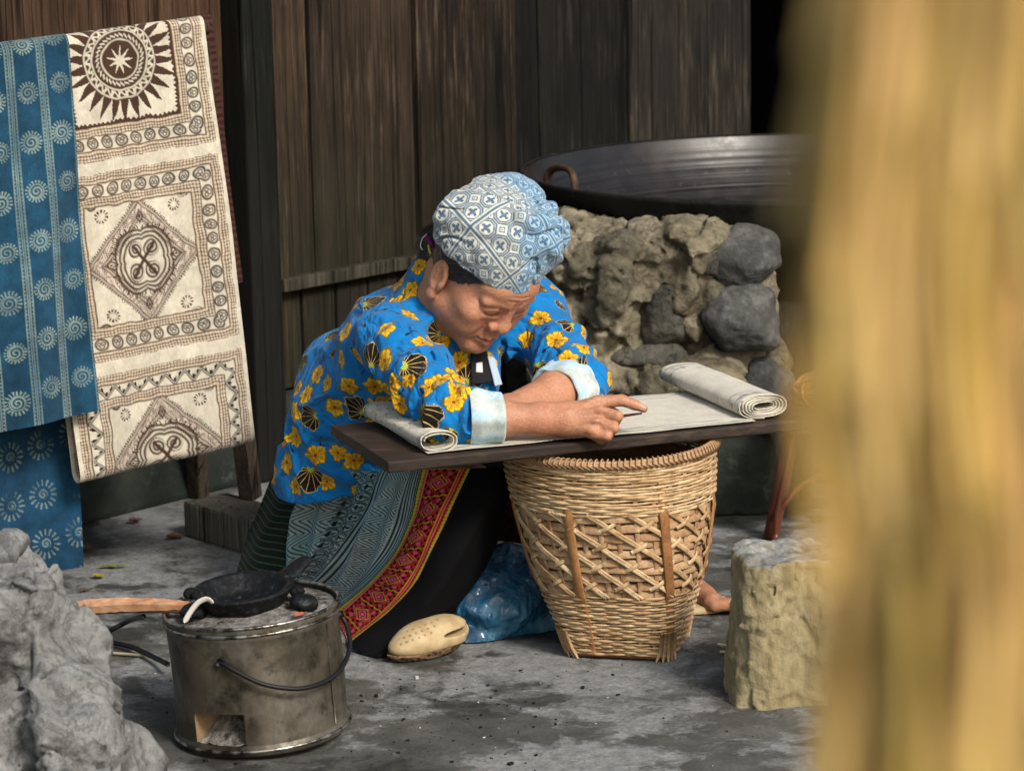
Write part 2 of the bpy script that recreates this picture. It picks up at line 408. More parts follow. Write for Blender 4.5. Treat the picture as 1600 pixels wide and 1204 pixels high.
# ================================================================== timber house front
PHI = math.radians(48); WE = np.array([math.cos(PHI), math.sin(PHI), 0]); WN = np.array([math.sin(PHI), -math.cos(PHI), 0])
W0 = gp(400, 748); ZU = np.array([0, 0, 1.0])
def wall_s(px, py=150, off=0.0):
    p = onplane(px, py, W0 + WN * off, WN); return float((p - W0) @ WE), float(p[2])
def wpt(s, off, z): return W0 + WE * s + WN * off + ZU * z
WALL_TOP = 2.35
Z_SILL = wall_s(430, 612)[1]
def plank(parent, s0, s1, z0, z1, off, th, mat, seed, tilt=0.0):
    """a single board: slightly waney edges, a small bow, bevelled arrises"""
    r = random.Random(seed); nz = 14; V = []; zs = np.linspace(z0, z1, nz)
    g0, g1 = 0.0016 + r.random() * 0.0015, 0.0016 + r.random() * 0.0015
    for i, z in enumerate(zs):
        w0 = g0 + 0.002 * math.sin(z * 5.1 + seed) * r.random(); w1 = g1 + 0.002 * math.sin(z * 4.3 + 2 * seed) * r.random()
        bow = 0.003 * math.sin(z * 2.1 + seed * 1.7)
        a, b = s0 + w0, s1 - w1; c = 0.004
        for (s, o) in ((a, 0), (a, th - c), (a + c, th), (b - c, th), (b, th - c), (b, 0)):
            V.append(wpt(s, off + o + bow + tilt * (s - s0), z))
    Fc = [tuple(q) for q in grid_faces(nz, 6)[:, ::-1].tolist()] + [tuple(range(6)), tuple(reversed(range((nz - 1) * 6, nz * 6)))]
    me = np_mesh('plank', np.array(V), Fc, False); bm = bmesh.new(); bm.from_mesh(me); bmesh.ops.recalc_face_normals(bm, faces=bm.faces[:]); bm.to_mesh(me); bm.free()
    return obj('plank', me, mat, parent)
S = lambda px, py=150: wall_s(px, py)[0]
# brown boards behind the cloth rack
wall_l = empty('plank_wall', wpt(S(120), 0, 0)); tag(wall_l, 'brown vertical plank wall behind the hanging batik cloths', 'wall')
xs = [-150, -55, 70, 208, 352]
for i in range(4): plank(wall_l, S(xs[i], 20), S(xs[i + 1], 20), Z_SILL - 0.03, WALL_TOP, -0.03, 0.024, M_PLANK_BROWN, i + 3)
# blackened door post
sp0, sp1 = S(356, 30), S(404, 30)
post = obj('door_post', bevel_mesh('door_post', *box_vf(wpt((sp0 + sp1) / 2, -0.004, WALL_TOP / 2), WE * (sp1 - sp0) / 2, WN * 0.045, ZU * WALL_TOP / 2), 0.006), M_POST, base=wpt((sp0 + sp1) / 2, 0, 0))
tag(post, 'blackened square timber post between brown wall and plank door', 'post')
# the plank door: tall boards, a batten, and short boards below it
door = empty('plank_door', wpt(S(600), 0, Z_SILL)); tag(door, 'weathered dark plank door behind the woman, batten across it', 'door')
zb_l = wall_s(434, 441)[1]
cuts = [408, 483, 645, 802, 842, 981, 1062, 1174]; M_PLANK_MIX = m_plank('half_sooty_planks', [(0.007, 0.006, 0.005), (0.017, 0.0125, 0.009), (0.038, 0.026, 0.018), (0.15, 0.105, 0.075)], 0.3, 0.6)
mats = [M_PLANK_DOOR, M_PLANK_DOOR, M_PLANK_MIX, M_PLANK_SOOT, M_PLANK_SOOT, M_PLANK_GREY, M_PLANK_GREY]
for i in range(len(cuts) - 1):
    low = zb_l if cuts[i] < 640 else Z_SILL
    plank(door, S(cuts[i], 40), S(cuts[i + 1], 40), low, WALL_TOP, 0.004 * (i % 3) - 0.028, 0.026, mats[i], 20 + i)
low = [428, 479, 531, 580, 628, 668]
for i in range(5): plank(door, S(low[i], 520), S(low[i + 1], 520), Z_SILL, zb_l, -0.03 + 0.003 * (i % 2), 0.022, M_PLANK_DOOR, 50 + i)
s0, s1 = S(433, 430), S(690, 405)
M_BATTEN = m_plank('batten_wood', [(0.022, 0.02, 0.015), (0.045, 0.041, 0.031), (0.075, 0.07, 0.053), (0.13, 0.12, 0.095)], -0.1)
obj('batten', bevel_mesh('batten', *box_vf(wpt((s0 + s1) / 2, 0.008, wall_s(550, 424)[1]), WE * (s1 - s0) / 2, WN * 0.012, ZU * 0.0135), 0.003), M_BATTEN, door)
# plastered plinth under the boards
sa, sb = S(-150, 700), S(1174, 150)
plinth = obj('plastered_plinth', bevel_mesh('plinth', *box_vf(wpt((sa + sb) / 2, -0.03, (Z_SILL - 0.008) / 2), WE * (sb - sa) / 2, WN * 0.05, ZU * (Z_SILL - 0.008) / 2), 0.012), M_PLASTER, base=wpt((sa + sb) / 2, 0, 0))
tag(plinth, 'damp green-grey plastered plinth under the plank wall and door', 'plinth')
# dark room behind the doorway, far door jamb, unseen roof added to shade the front
se = S(1174, 150); so = se + 0.85
def slab(name, c, a, b, d, mat, label, cat):
    o = obj(name, bevel_mesh(name, *box_vf(c, a, b, d), 0.005), mat, base=(c[0], c[1], c[2] - abs(d[2]))); return tag(o, label, cat, kind='structure')
slab('back_wall', wpt(se + 0.2, -1.9, 1.2), WE * 2.6, WN * 0.04, ZU * 1.2, M_DARK, 'near-black back wall of the dark room behind the doorway', 'wall')
slab('room_side_wall', wpt(so + 1.75, -0.98, 1.2), WE * 0.04, WN * 0.86, ZU * 1.2, M_DARK, 'near-black end wall inside the dark room', 'wall')
slab('side_wall', wpt(se - 1.6, -0.98, 1.2), WE * 0.04, WN * 0.86, ZU * 1.2, M_DARK, 'near-black side wall inside the dark room', 'wall')
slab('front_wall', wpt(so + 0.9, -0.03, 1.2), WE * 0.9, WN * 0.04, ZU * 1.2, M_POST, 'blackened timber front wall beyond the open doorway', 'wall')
slab('roof', wpt(0.6, -0.75, 2.45), WE * 3.6, WN * 1.45, ZU * 0.04, M_POST, 'unseen dark timber roof, its eaves added to shade the house front', 'roof')

# ================================================================== hearth of mud and stones with the great wok on it
M_MUD = m_rock('dried_mud', [(0.055, 0.047, 0.033), (0.16, 0.138, 0.095), (0.31, 0.275, 0.20)], 0.28, 0, 11, 0.018, .45)
M_MUDC = m_rock('mud_and_stone', [(0.075, 0.064, 0.045), (0.21, 0.182, 0.128), (0.38, 0.34, 0.255)], 0.25, 0, 11, 0.018, .35, True)
def blend_(C, mask, col):
    m = np.clip(mask, 0, 1)[..., None]; return C * (1 - m) + np.asarray(col) * m
M_SLATE = m_rock('slate_stone', [(0.018, 0.020, 0.020), (0.06, 0.063, 0.062), (0.18, 0.182, 0.175)], 0.12, 0, 10, 0.012, 0)
M_SOOTROCK = m_rock('sooty_stone', [(0.03, 0.03, 0.027), (0.065, 0.064, 0.055), (0.14, 0.135, 0.115)], 0.1, 0, 12, 0.015)
YH = 5.24
hx0, hx1 = at(838, 500, YH)[0], at(1222, 500, YH)[0]; hz = at(1050, 362, YH + 0.08)[2]
def rock_mesh(c, r, seed, M=None, h=0.006, amp=0.18, facets=7):
    rr = max(r) * 1.35; c = np.asarray(c, float); f = Field(c - rr, c + rr, h); rs = np.random.RandomState(seed)
    f.ell(c, r, M, 0)
    for k in range(facets):
        n = unit(rs.randn(3))
        nn = n if M is None else np.asarray(M).T @ n
        ext = math.sqrt(((np.asarray(r) * n) ** 2).sum()) * (0.62 + 0.25 * rs.rand())
        f.d = -smin(-f.d, -((f.win(f.lo, f.lo + f.h * f.n)[1] - c) @ nn.astype(np.float32) - ext), 0.004 * max(r) / 0.06)
    s = max(r); f.warp(lambda P: s * amp * (fbm(P * (0.9 / s) + seed * 3.1, 3) * 0.5 + 0.45 * np.abs(fbm(P * (2.6 / s) + seed, 3)) + 0.34 * fbm(P * (7 / s) + seed, 3)))
    V, Q = f.mesh('rock'); return np_mesh('stone', V, Q)
zbase = at(1150, 690, YH)[2]
fld = Field((hx0 - 0.12, YH - 0.15, zbase - .06), (hx1 + 0.12, YH + 0.62, hz + 0.06), 0.006)
fld.add(lambda P: sd_box(P, ((hx0 + hx1) / 2, YH + 0.28, (hz + zbase) / 2), ((hx1 - hx0) / 2 - .01, 0.27, (hz - zbase) / 2), 0.06), fld.lo, (hx1 + .1, YH + .6, hz + .05), 0)
def slabq(px, py, dy, rx, ry, rz, lean=0., k=.012):
    ca_, sa_ = math.cos(math.radians(lean)), math.sin(math.radians(lean)); fld.ell(at(px, py, YH + dy), (rx, ry, rz), np.array([[ca_, 0, -sa_], [0, 1, 0], [sa_, 0, ca_]]), k)
slabq(885, 410, .04, .055, .07, .055, 0, .012); slabq(880, 495, .03, .055, .07, .05, 10); slabq(955, 455, .005, .048, .06, .115, 14); slabq(1050, 380, .05, .11, .09, .05, -4, .03)
slabq(1085, 460, .015, .05, .06, .10, -8, .02); slabq(905, 590, .03, .08, .06, .07, 0, .02); slabq(1020, 600, .015, .11, .06, .06, 0, .03); slabq(1110, 585, .01, .07, .06, .06, 20, .02); slabq(1000, 420, .02, .05, .06, .06, 10, .02)
for (pl, r) in ((((922, 372), (930, 420), (922, 470), (895, 505), (890, 545)), .007), (((1070, 372), (1050, 430), (1035, 470)), .008), (((1012, 430), (1000, 500), (985, 560)), .010), (((985, 562), (1040, 545), (1080, 552)), .009), (((1112, 425), (1102, 480), (1098, 540)), .008), (((1100, 545), (1150, 575), (1190, 590)), .008), (((860, 455), (900, 462), (922, 470)), .006), (((965, 575), (960, 620), (930, 640)), .006), (((1060, 560), (1070, 610), (1050, 640)), .006)):
    for a_, b_ in zip(pl[:-1], pl[1:]): fld.cone(at(*a_, YH - 0.035), at(*b_, YH - 0.035), r * 2.4, r * 2.2, 0.012, True)
def masonry(P):
    w = P + .030 * np.stack([fbm(P * 10, 2), fbm(P * 10 + 7, 2), fbm(P * 10 + 13, 2)], -1)
    f1, f2, hs, vec = worley(w * np.array([9.0, 7.0, 10.5])); g = np.clip(1 - (f2 - f1) / .16, 0, 1)
    return (.013 * g ** 1.6 - .010 * (hs - .5) + .022 * cell_tilt(hs, vec) + .014 * np.abs(fbm(P * 26, 3)) + .007 * fbm(P * 75, 3) + .003 * fbm(P * 170, 2) - .004).astype(np.float32)
fld.warp(masonry)
_wc = at(1252, 259, 5.93)
def under_wok(P):
    r = np.hypot(P[..., 0] - _wc[0], P[..., 1] - _wc[1]); zw = _wc[2] - .28 * (np.sqrt(np.maximum(1 - (r * math.sin(1.3) / .575) ** 2, 0)) - math.cos(1.3)) / (1 - math.cos(1.3))
    return np.where(r < .59, P[..., 2] - np.minimum(zw, _wc[2]) + .012, -1.).astype(np.float32)
fld.keep(under_wok)
V, Q = fld.mesh('hearth')
f1, f2, hs, vec = worley((V + .030 * np.stack([fbm(V * 10, 2), fbm(V * 10 + 7, 2), fbm(V * 10 + 13, 2)], -1)) * np.array([9.0, 7.0, 10.5]))
tone = (hs > .82)[:, None]; hcol = np.where(tone, np.array([[.50, .53, .53]]), np.array([[1., 1., 1.]])) * (.80 + .4 * hs)[:, None]
hcol = blend_(hcol, np.clip(1 - (f2 - f1) / .10, 0, 1) * .5, (.55, .50, .42))
hearth = empty('clay_hearth', ((hx0 + hx1) / 2, YH + 0.2, 0)); tag(hearth, 'rough mud and stone hearth under the large iron wok', 'hearth')
mb = np_mesh('mud_body', V, Q); set_col(mb, hcol); obj('mud_body', mb, M_MUDC, hearth)
f3 = Field((hx0 - .1, YH - .1, -.01), (hx1 + .1, YH + .65, zbase + .02), .012); f3.add(lambda P: sd_box(P, ((hx0 + hx1) / 2, YH + .27, zbase / 2 - .03), ((hx1 - hx0) / 2 - .012, .275, zbase / 2 + .035), .02), f3.lo, f3.lo + f3.h * f3.n, 0); f3.warp(lambda P: .008 * fbm(P * 10, 3)); f3.keep(lambda P: -P[..., 2]); V, Q = f3.mesh('pb'); obj('plaster_base', np_mesh('plaster_base', V, Q), M_PLASTER, hearth)
for i, (px, py, dy, r, mm_, sd_) in enumerate(((1162, 402, -.015, (.082, .07, .064), M_SLATE, 3), (1162, 502, -.03, (.086, .07, .074), M_SLATE, 14), (1194, 604, -.015, (.060, .06, .068), M_SLATE, 6),
        (1108, 402, .0, (.040, .06, .062), M_SOOTROCK, 8), (1040, 490, -.01, (.060, .055, .095), M_SOOTROCK, 21), (1015, 556, -.015, (.085, .05, .036), M_SOOTROCK, 9), (1215, 556, .02, (.03, .04, .05), M_MUD, 4))):
    obj('stone', rock_mesh(at(px, py, YH + dy + 0.035), r, sd_, None, .0042, .085, 9), mm_, hearth)

def m_wok(inside):
    m = Mat('wok_inner_iron' if inside else 'wok_sooty_iron', 0.30 if inside else 0.7, 0.5 if inside else .2, 0.0); v = m.co('Object')
    if inside:
        x, y, z = m.sep(v); rr = m.math('SQRT', m.math('ADD', m.math('MULTIPLY', x, x), m.math('MULTIPLY', y, y)))
        n = m.node('ShaderNodeTexNoise', noise_dimensions='1D'); m.put(n.inputs['W'], rr); n.inputs['Scale'].default_value = 90; n.inputs['Detail'].default_value = 5
        rings = n.outputs['Fac']
        c = m.ramp(m.noise(v, 7, 6, 0.65), [(0.3, (0.005, 0.004, 0.004)), (0.55, (0.013, 0.010, 0.010)), (0.75, (0.03, 0.022, 0.020))])
        c = m.mix(m.ramp(m.noise(v, 60, 4), [(0.66, 0.0), (0.74, 0.4)]), c, (0.16, 0.16, 0.17))
        m.color(c); m.set('Roughness', m.ramp(m.noise(v, 16, 6, 0.7), [(0.3, 0.24), (0.7, 0.45)])); m.bump(rings, 0.45, 0.005)
    else:
        m.color(m.ramp(m.noise(v, 16, 7, 0.7), [(0.4, (0.008, 0.008, 0.008)), (0.62, (0.018, 0.017, 0.015)), (0.75, (0.07, 0.062, 0.048))])); m.bump(m.noise(v, 60, 5), 0.5, 0.006)
    return m.m
M_WOK_IN, M_WOK_OUT = m_wok(True), m_wok(False)
WC = at(1252, 259, 5.93); WR = 0.575
wok = empty('iron_wok', (WC[0], WC[1], WC[2] - 0.3)); tag(wok, 'huge round-bottomed iron wok standing on the mud hearth', 'wok')
th = np.linspace(0, 1, 40); prof_in = [(WR * math.sin(t * 1.30) / math.sin(1.30), -0.28 * (math.cos(t * 1.30) - math.cos(1.30)) / (1 - math.cos(1.30))) for t in th]
Vi, Qi = lathe(prof_in, 160, WC); obj('inner_bowl', np_mesh('inner_bowl', Vi, Qi), M_WOK_IN, wok, base=WC)
prof_out = [(prof_in[-1][0] + .0005, 0.0015), (WR + 0.006, 0.004), (WR + 0.011, 0.001), (WR + 0.009, -0.006)] + [(r * 1.0 + 0.004, z - 0.007) for r, z in reversed(prof_in[:-1])]
Vo, Qo = lathe(prof_out, 160, WC); obj('outer_bowl', np_mesh('outer_bowl', Vo, Qo[:, ::-1]), M_WOK_OUT, wok, base=WC)
m = Mat('rusty_iron', 0.75, 0.4, 0.3); v = m.co(); m.color(m.ramp(m.noise(v, 40, 6, 0.7), [(0.35, (0.035, 0.022, 0.015)), (0.55, (0.09, 0.05, 0.03)), (0.75, (0.16, 0.12, 0.085))])); m.bump(m.noise(v, 120, 4), 0.6, 0.003); M_RUST = m.m
def wok_handle(ang):
    ca, sa = math.cos(ang), math.sin(ang); T = np.array([-sa, ca, 0]); N = np.array([ca, sa, 0]); c = WC + N * (WR - 0.005)
    pts = [c + T * (-.058) + ZU * -.012, c + T * (-.052) + ZU * .02, c + T * (-.034) + ZU * .034 - N * .004, c + ZU * .038 - N * .006, c + T * .034 + ZU * .034 - N * .004, c + T * .052 + ZU * .02, c + T * .058 + ZU * -.012]
    V, Fc = tube(catmull(pts, 30), 0.0085, 8, flat=(1, .8)); obj('handle', np_mesh('handle', V, Fc), M_RUST, wok)
hd = at(882, 296, 5.5) - WC; wok_handle(math.radians(208)); wok_handle(math.radians(28))
# sooty fire chamber behind the front pillar
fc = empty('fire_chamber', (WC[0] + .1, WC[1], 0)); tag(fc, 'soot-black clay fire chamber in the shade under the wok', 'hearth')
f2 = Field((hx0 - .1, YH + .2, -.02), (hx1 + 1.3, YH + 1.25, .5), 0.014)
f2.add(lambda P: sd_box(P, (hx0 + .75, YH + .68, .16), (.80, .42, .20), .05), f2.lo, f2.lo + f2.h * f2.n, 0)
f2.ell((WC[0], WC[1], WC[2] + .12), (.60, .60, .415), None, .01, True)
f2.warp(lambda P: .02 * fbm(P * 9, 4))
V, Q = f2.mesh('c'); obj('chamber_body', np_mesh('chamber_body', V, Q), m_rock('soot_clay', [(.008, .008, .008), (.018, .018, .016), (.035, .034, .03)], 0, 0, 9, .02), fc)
# ================================================================== drawing helpers for printed cloth (colour per vertex, real pattern)
def blend(C, mask, col):
    m = np.clip(mask, 0, 1)[..., None]; return C * (1 - m) + np.asarray(col, np.float32) * m
def line(d, w, aa): return 1 - sstep(w - aa, w + aa, np.abs(d))
def spiral(x, y, R, turns, w, aa, flip=1):
    r = np.hypot(x, y); t = (np.arctan2(y, x) * flip) / (2 * math.pi); p = R / turns
    d = ((r / p - t) % 1.0 - 0.5) * p
    return line(d, w, aa) * (r < R)
def weave_mat(name, rough=0.85, sub=0.0, scale=420, bump=0.35, wear=0.25, sheen=0.2):
    m = Mat(name, rough, 0.1); v = m.co('Object'); c = m.attr('col')
    n = m.ramp(m.noise(v, 38, 5, 0.65), [(0.3, 1 - wear), (0.7, 1 + wear * .5)])
    th_ = m.ramp(m.noise(m.scale(v, (1, 1, .35)), 330, 3, .7), [(0.3, 0.86), (0.7, 1.1)])
    m.color(m.mix(1.0, m.mix(1.0, c, n, 'MULTIPLY'), th_, 'MULTIPLY')); m.set('Sheen Weight', sheen)
    m.bump(m.math('ADD', m.math('MULTIPLY', m.noise(v, scale, 3, .6), .5), m.math('MULTIPLY', m.noise(v, 22, 4), .8)), bump, .004)
    return m.m
M_CLOTH = weave_mat('batik_linen')
M_INDIGO = weave_mat('indigo_linen', .9, 0, 420, .5, .35)

def sheet_points(TL, TR, BL, BR, U, Vv):
    a = TL * (1 - U)[..., None] + TR * U[..., None]; b = BL * (1 - U)[..., None] + BR * U[..., None]
    return a * (1 - Vv)[..., None] + b * Vv[..., None]

def draped(name, TL, TR, BL, BR, back, nu, nv_mm, loop=None, r_top=.02, amp=.006, seed=0, ripple=3.0):
    """cloth hung over a rail: `back` metres down behind, over the rail, down the front; loop=(r, up): the lower end curls back up.
    returns (nu,nv,3) points and arc length (m) measured from the rail along the front"""
    L = (np.linalg.norm(BL - TL) + np.linalg.norm(BR - TR)) / 2
    up = loop[1] if loop else 0; rl = loop[0] if loop else 0
    total0, total1 = -back - math.pi * r_top, L + (math.pi * rl + up if loop else 0)
    n = int((total1 - total0) / nv_mm); s = np.linspace(total0, total1, n); u = np.linspace(0, 1, nu)
    U, Sg = np.meshgrid(u, s, indexing='ij')
    ex = unit(TR - TL); dn = unit((BL - TL) + (BR - TR)); nr = unit(np.cross(ex, dn))
    if nr[1] > 0: nr = -nr                                    # towards the camera
    Vv = np.clip(Sg / L, 0, 1); P = sheet_points(TL, TR, BL, BR, U, Vv)
    off = np.zeros_like(Sg)
    m = Sg < 0; a = np.clip(-Sg / r_top, 0, math.pi)
    P = np.where(m[..., None], P + ZU * (r_top * np.sin(a))[..., None] * m[..., None] - nr * (r_top * (1 - np.cos(a)))[..., None], P)
    bk = np.clip(-Sg - math.pi * r_top, 0, None); P = P + np.array([0, 0, -1.0]) * bk[..., None]
    if loop:
        t = np.clip(Sg - L, 0, None); a = np.clip(t / rl, 0, math.pi); m = Sg > L
        P = np.where(m[..., None], P + dn * (rl * np.sin(a))[..., None] - nr * (rl * (1 - np.cos(a)))[..., None], P)
        b2 = np.clip(t - math.pi * rl, 0, None); P = P - dn * b2[..., None]
    w = amp * np.sin(U * math.pi * 2 * ripple + 2.0 * np.sin(Sg * 5 + seed)) * sstep(0, .35, np.abs(Sg)) + amp * .8 * fbm(np.stack([U * 3, Sg * 4, U * 0 + seed], -1), 3)
    P = P + nr * w[..., None]
    return P, U, Sg, L

# ------------------------------------------------------------------ cream runner with brown wax-resist panels
TLw, TRw, BLw, BRw = at(42, 81, 4.765), at(319, 42, 4.935), at(124, 738, 4.715), at(399, 676, 4.875)
P, U, Sg, L = draped('runner', TLw, TRw, BLw, BRw, .12, 250, .00145, (.019, .42), .02, .0065, 3, 1.6)
CREAM, TAN, BRN, BLK = (.56, .515, .42), (.41, .265, .15), (.055, .028, .018), (.018, .014, .014)
wobx = fbm(np.stack([U * 16, Sg * 40, U * 0 + 2], -1), 2); woby = fbm(np.stack([U * 16, Sg * 40, U * 0 + 8], -1), 2)
hw = (np.linalg.norm(TRw - TLw) + np.linalg.norm(BRw - BLw)) / 4
X = (U * 2 - 1) + .016 * wobx; Yc = Sg / hw + .016 * woby; AA = .009
C = np.broadcast_to(np.array(CREAM, np.float32), P.shape).copy()
C *= (1 + .06 * fbm(np.stack([X * 4, Yc * 4, X * 0], -1), 3))[..., None]
LL = L / hw
def tri(t, p): return np.abs(((t / p) % 1) - .5) * 2
def panel(C, yc, hh, kind):
    x, y = X, Yc - yc; hx = .95; inside = (np.abs(x) < hx) & (np.abs(y) < hh)
    ex_, ey_ = hx - np.abs(x), hh - np.abs(y); e = np.minimum(ex_, ey_); t = np.where(ex_ < ey_, y, x) + .02 * np.sin(Yc * 9)
    def band(C, e0, e1):
        k = inside & (e > e0) & (e < e1); C = blend(C, k * (.75 + .25 * fbm(np.stack([x * 6, y * 6, x * 0 + 5], -1), 3)), TAN); w = e1 - e0
        for q in (.0, .3, .58, .98): C = blend(C, inside * line(e - (e0 + q * w), .0085, AA * .6) * .9, BRN)
        for q in (.15, .44, .78):
            dots = (tri(t, .034) > .45) * line(e - (e0 + q * w), .011, AA * .6); C = blend(C, inside * dots * .85, CREAM)
        return C
    C = band(C, .0, .10); C = band(C, .245, .345)
    k = inside & (e > .11) & (e < .24); el = e - .173
    if kind == 'zig':
        zz = (tri(t, .2) - .5) * .105; d = (el - zz) * .62
        C = blend(C, k * line(d, .014, AA), BLK); C = blend(C, k * ((np.abs(d) < .032) & (tri(t, .05) > .5) & (d < 0)), BLK); C = blend(C, k * line(d, .004, AA * .5) * .8, CREAM)
    else:
        tl = ((t / .165) % 1 - .5) * .165; idx = np.floor(t / .165); rr = np.hypot(tl, el); col = np.where((np.sin(idx * 12.9) > 0)[..., None], np.array(BLK, np.float32), np.array(BRN, np.float32))
        mk = np.maximum.reduce([line(rr - .057, .010, AA), line(np.hypot(tl -   .019, el - .012) - .016, .007, AA), line(np.hypot(tl +   .019, el - .012) - .016, .007, AA), line(np.hypot(tl, (el + .016)) - .02, .006, AA)])
        C = C * (1 - (mk * k)[..., None]) + col * (mk * k)[..., None]
    f = inside & (e > .35)
    if kind == 'sun':
        cx, cy = 0, -.02 ; r = np.hypot(x - cx, y - cy); a = np.arctan2(y - cy, x - cx)
        rays = (r > .40) & (r < .40 + .24 * (1 - tri(a / (2 * math.pi), 1 / 26.) ) ) & (e > .36)
        C = blend(C, f * rays, BRN)
        C = blend(C, f * (r < .41), BRN); 
        for rr_, w in ((.395, .008), (.31, .008), (.205, .008)): C = blend(C, line(r - rr_, w, AA), CREAM)
        sq = line(r - .353 - .02 * np.sin(a * 26), .012, AA); C = blend(C, sq, CREAM); C = blend(C, (np.abs(r - .353) < .03) * (np.sin(a * 26 + 1) > .75), CREAM)
        C = blend(C, line(r - .25 - .016 * np.sign(np.sin(a * 34)) * tri(a * 34 / (2 * math.pi), 1), .010, AA), CREAM)
        star = r < .055 + .095 * (np.abs(tri(a / (2 * math.pi), 1 / 9.))) ** 2.2; C = blend(C, star, CREAM)
        saw = (e > .345) & (e < .365 + .025 * tri(t, .05)); C = blend(C, inside * saw, BRN)
    else:
        x, y = x / 1.36, y / 1.36; fx, fy = (hx - .35) / 1.36, (hh - .35) / 1.36; m = np.abs(x) / fx + np.abs(y) / fy; md = (m - .9) * .3; q = np.where(x * y > 0, x - y, x + y)
        C = blend(C, f * (np.abs(md) < .05), (.58, .50, .42))
        for d0 in (-.05, -.032, .032, .05): C = blend(C, f * line(md - d0, .0045, AA), BRN)
        hat = line(tri(q + md * 1.2, .05) - .5, .12, .1) + line(tri(q - md * 1.2, .05) - .5, .12, .1); C = blend(C, f * (np.abs(md) < .034) * hat * .8, BRN)
        C = blend(C, f * ((np.abs(md) > .055) & (np.abs(md) < .09 - .03 * tri(q, .03)) & (tri(q, .03) > .45)), BRN)
        r = np.hypot(x, y); a = np.arctan2(y, x); ro = .225 + .04 * np.abs(np.sin(2 * a)) ** .6
        for s_ in (1.0, .86, .72): C = blend(C, f * line(r - ro * s_, .0095, AA), BRN)
        C = blend(C, f * ((r > ro) & (r < ro + .035) & (tri(a * 12, 1.) > .5) & (tri(a * 42 / (2 * math.pi), 1) > .5)), BRN)
        for sx in (-1, 1):
            for sy in (-1, 1):
                C = blend(C, f * spiral(x - sx * .07, y - sy * .085, .068, 2.2, .0095, AA, sx * sy), BRN)
                C = blend(C, f * line((np.abs(x) - np.abs(y) * .8) * .7, .008, AA) * (r < .16) , BRN)
                for (ox, oy, R_) in ((.31, .38, .05), (.25, .5, .045)):
                    xx, yy = x - sx * ox, y - sy * oy; rr = np.hypot(xx, yy); aa = np.arctan2(yy, xx)
                    C = blend(C, f * ((rr < R_) & (rr > .012) & (np.sin(aa * 11) > -.1) & (rr > .018 + 0 * aa)), BLK if kind == 'zig' else BRN); C = blend(C, f * line(rr - .02, .006, AA), CREAM)
                C = blend(C, f * spiral(x - sx * .385, y - sy * .475, .05, 1.6, .010, AA, -sx * sy), BLK if kind == 'zig' else BRN)
                C = blend(C, f * line(np.hypot((x - sx * .40) * .9 - (y - sy * .57) * .5 * sx * sy, (y - sy * .57) * .6) - .03, .008, AA), BRN)
        for (ox, oy) in ((0, .34), (0, -.34), (.28, 0), (-.28, 0)):
            xx, yy = x - ox, y - oy; dd = np.abs(xx) + np.abs(yy) * .6 if ox == 0 else np.abs(yy) + np.abs(xx) * .6
            C = blend(C, f * line(dd - .028, .008, AA), BRN); C = blend(C, f * (dd < .01), BRN)
    return C
hp = .445 * LL / 2
C = panel(C, .277 * LL - hp, hp, 'sun'); C = panel(C, .307 * LL + hp, hp, 'rings'); C = panel(C, .785 * LL + hp, hp, 'zig')
me = np_mesh('runner', P.reshape(-1, 3), grid_faces(*P.shape[:2])); set_col(me, C.reshape(-1, 3))
o = obj('batik_runner', me, M_CLOTH, base=(BRw + BLw) / 2)
tag(o, 'cream batik runner with brown sun and medallion panels on the rack', 'cloth')

# ------------------------------------------------------------------ indigo cloth with spiral suns
def suns(x, y, W):
    """x,y metres"""
    px_, py_ = .056, .082; ci = np.floor(x / px_); xl = (x / px_ - ci - .5) * px_; yy = y + ci * .010; yl = (yy / py_ - np.floor(yy / py_) - .5) * py_
    sid = np.sin(ci * 7.7 + np.floor(yy / py_) * 3.1)
    xl2, yl2 = xl + .002 * sid, yl + .003 * np.cos(sid * 9); r = np.hypot(xl2, yl2); a = np.arctan2(yl2, xl2) + sid * 3
    t = a / (2 * math.pi); p = .0058; d = ((r / p - t) % 1 - .5) * p
    m = line(d, .0014, .0006) * (r < .0108) * (r > .0015)
    m = np.maximum(m, line(r - .0118, .0009, .0006))
    m = np.maximum(m, (r > .0135) * (r < .0188 + .0015 * sid) * (np.sin(a * 19) > .1))
    xb = np.abs(((x / px_) % 1) - .5) * px_; eb = px_ / 2 - xb
    m2 = np.maximum.reduce([line(eb - .0015, .0008, .0006), line(eb - .0065, .0009, .0006) * .9, (eb < .0065) * (eb > .0035) * (np.sin(y * 2 * math.pi / .0062) > .1) * .8])
    return np.maximum(m * (eb > .0072), m2)
TLb, TRb, BLb, BRb = at(-110, 105, 4.665), at(107, 76, 4.785), at(-70, 692, 4.60), at(156, 641, 4.70)
NAVY, PALE = (.010, .052, .100), (.24, .32, .29)
P, U, Sg, L = draped('indigo', TLb, TRb, BLb, BRb, .10, 190, .0016, None, .026, .010, 5, 1.7)
Wb = (np.linalg.norm(TRb - TLb) + np.linalg.norm(BRb - BLb)) / 2
C = np.broadcast_to(np.array(NAVY, np.float32), P.shape).copy(); C *= (1 + .5 * fbm(np.stack([U * 5, Sg * 9, U * 0], -1), 4))[..., None]
mk = suns((U - 1) * Wb - .004, Sg, Wb); fade = np.clip(.75 + .5 * fbm(np.stack([U * 7, Sg * 14, U * 0 + 3], -1), 3), 0.15, 1)
C = blend(C, mk * fade, PALE)
indigo = empty('indigo_cloth', (BLb + BRb) / 2); tag(indigo, 'indigo blue batik cloth with pale spiral suns draped on the rack', 'cloth')
me = np_mesh('front_panel', P.reshape(-1, 3), grid_faces(*P.shape[:2])); set_col(me, C.reshape(-1, 3)); obj('front_panel', me, M_INDIGO, indigo)
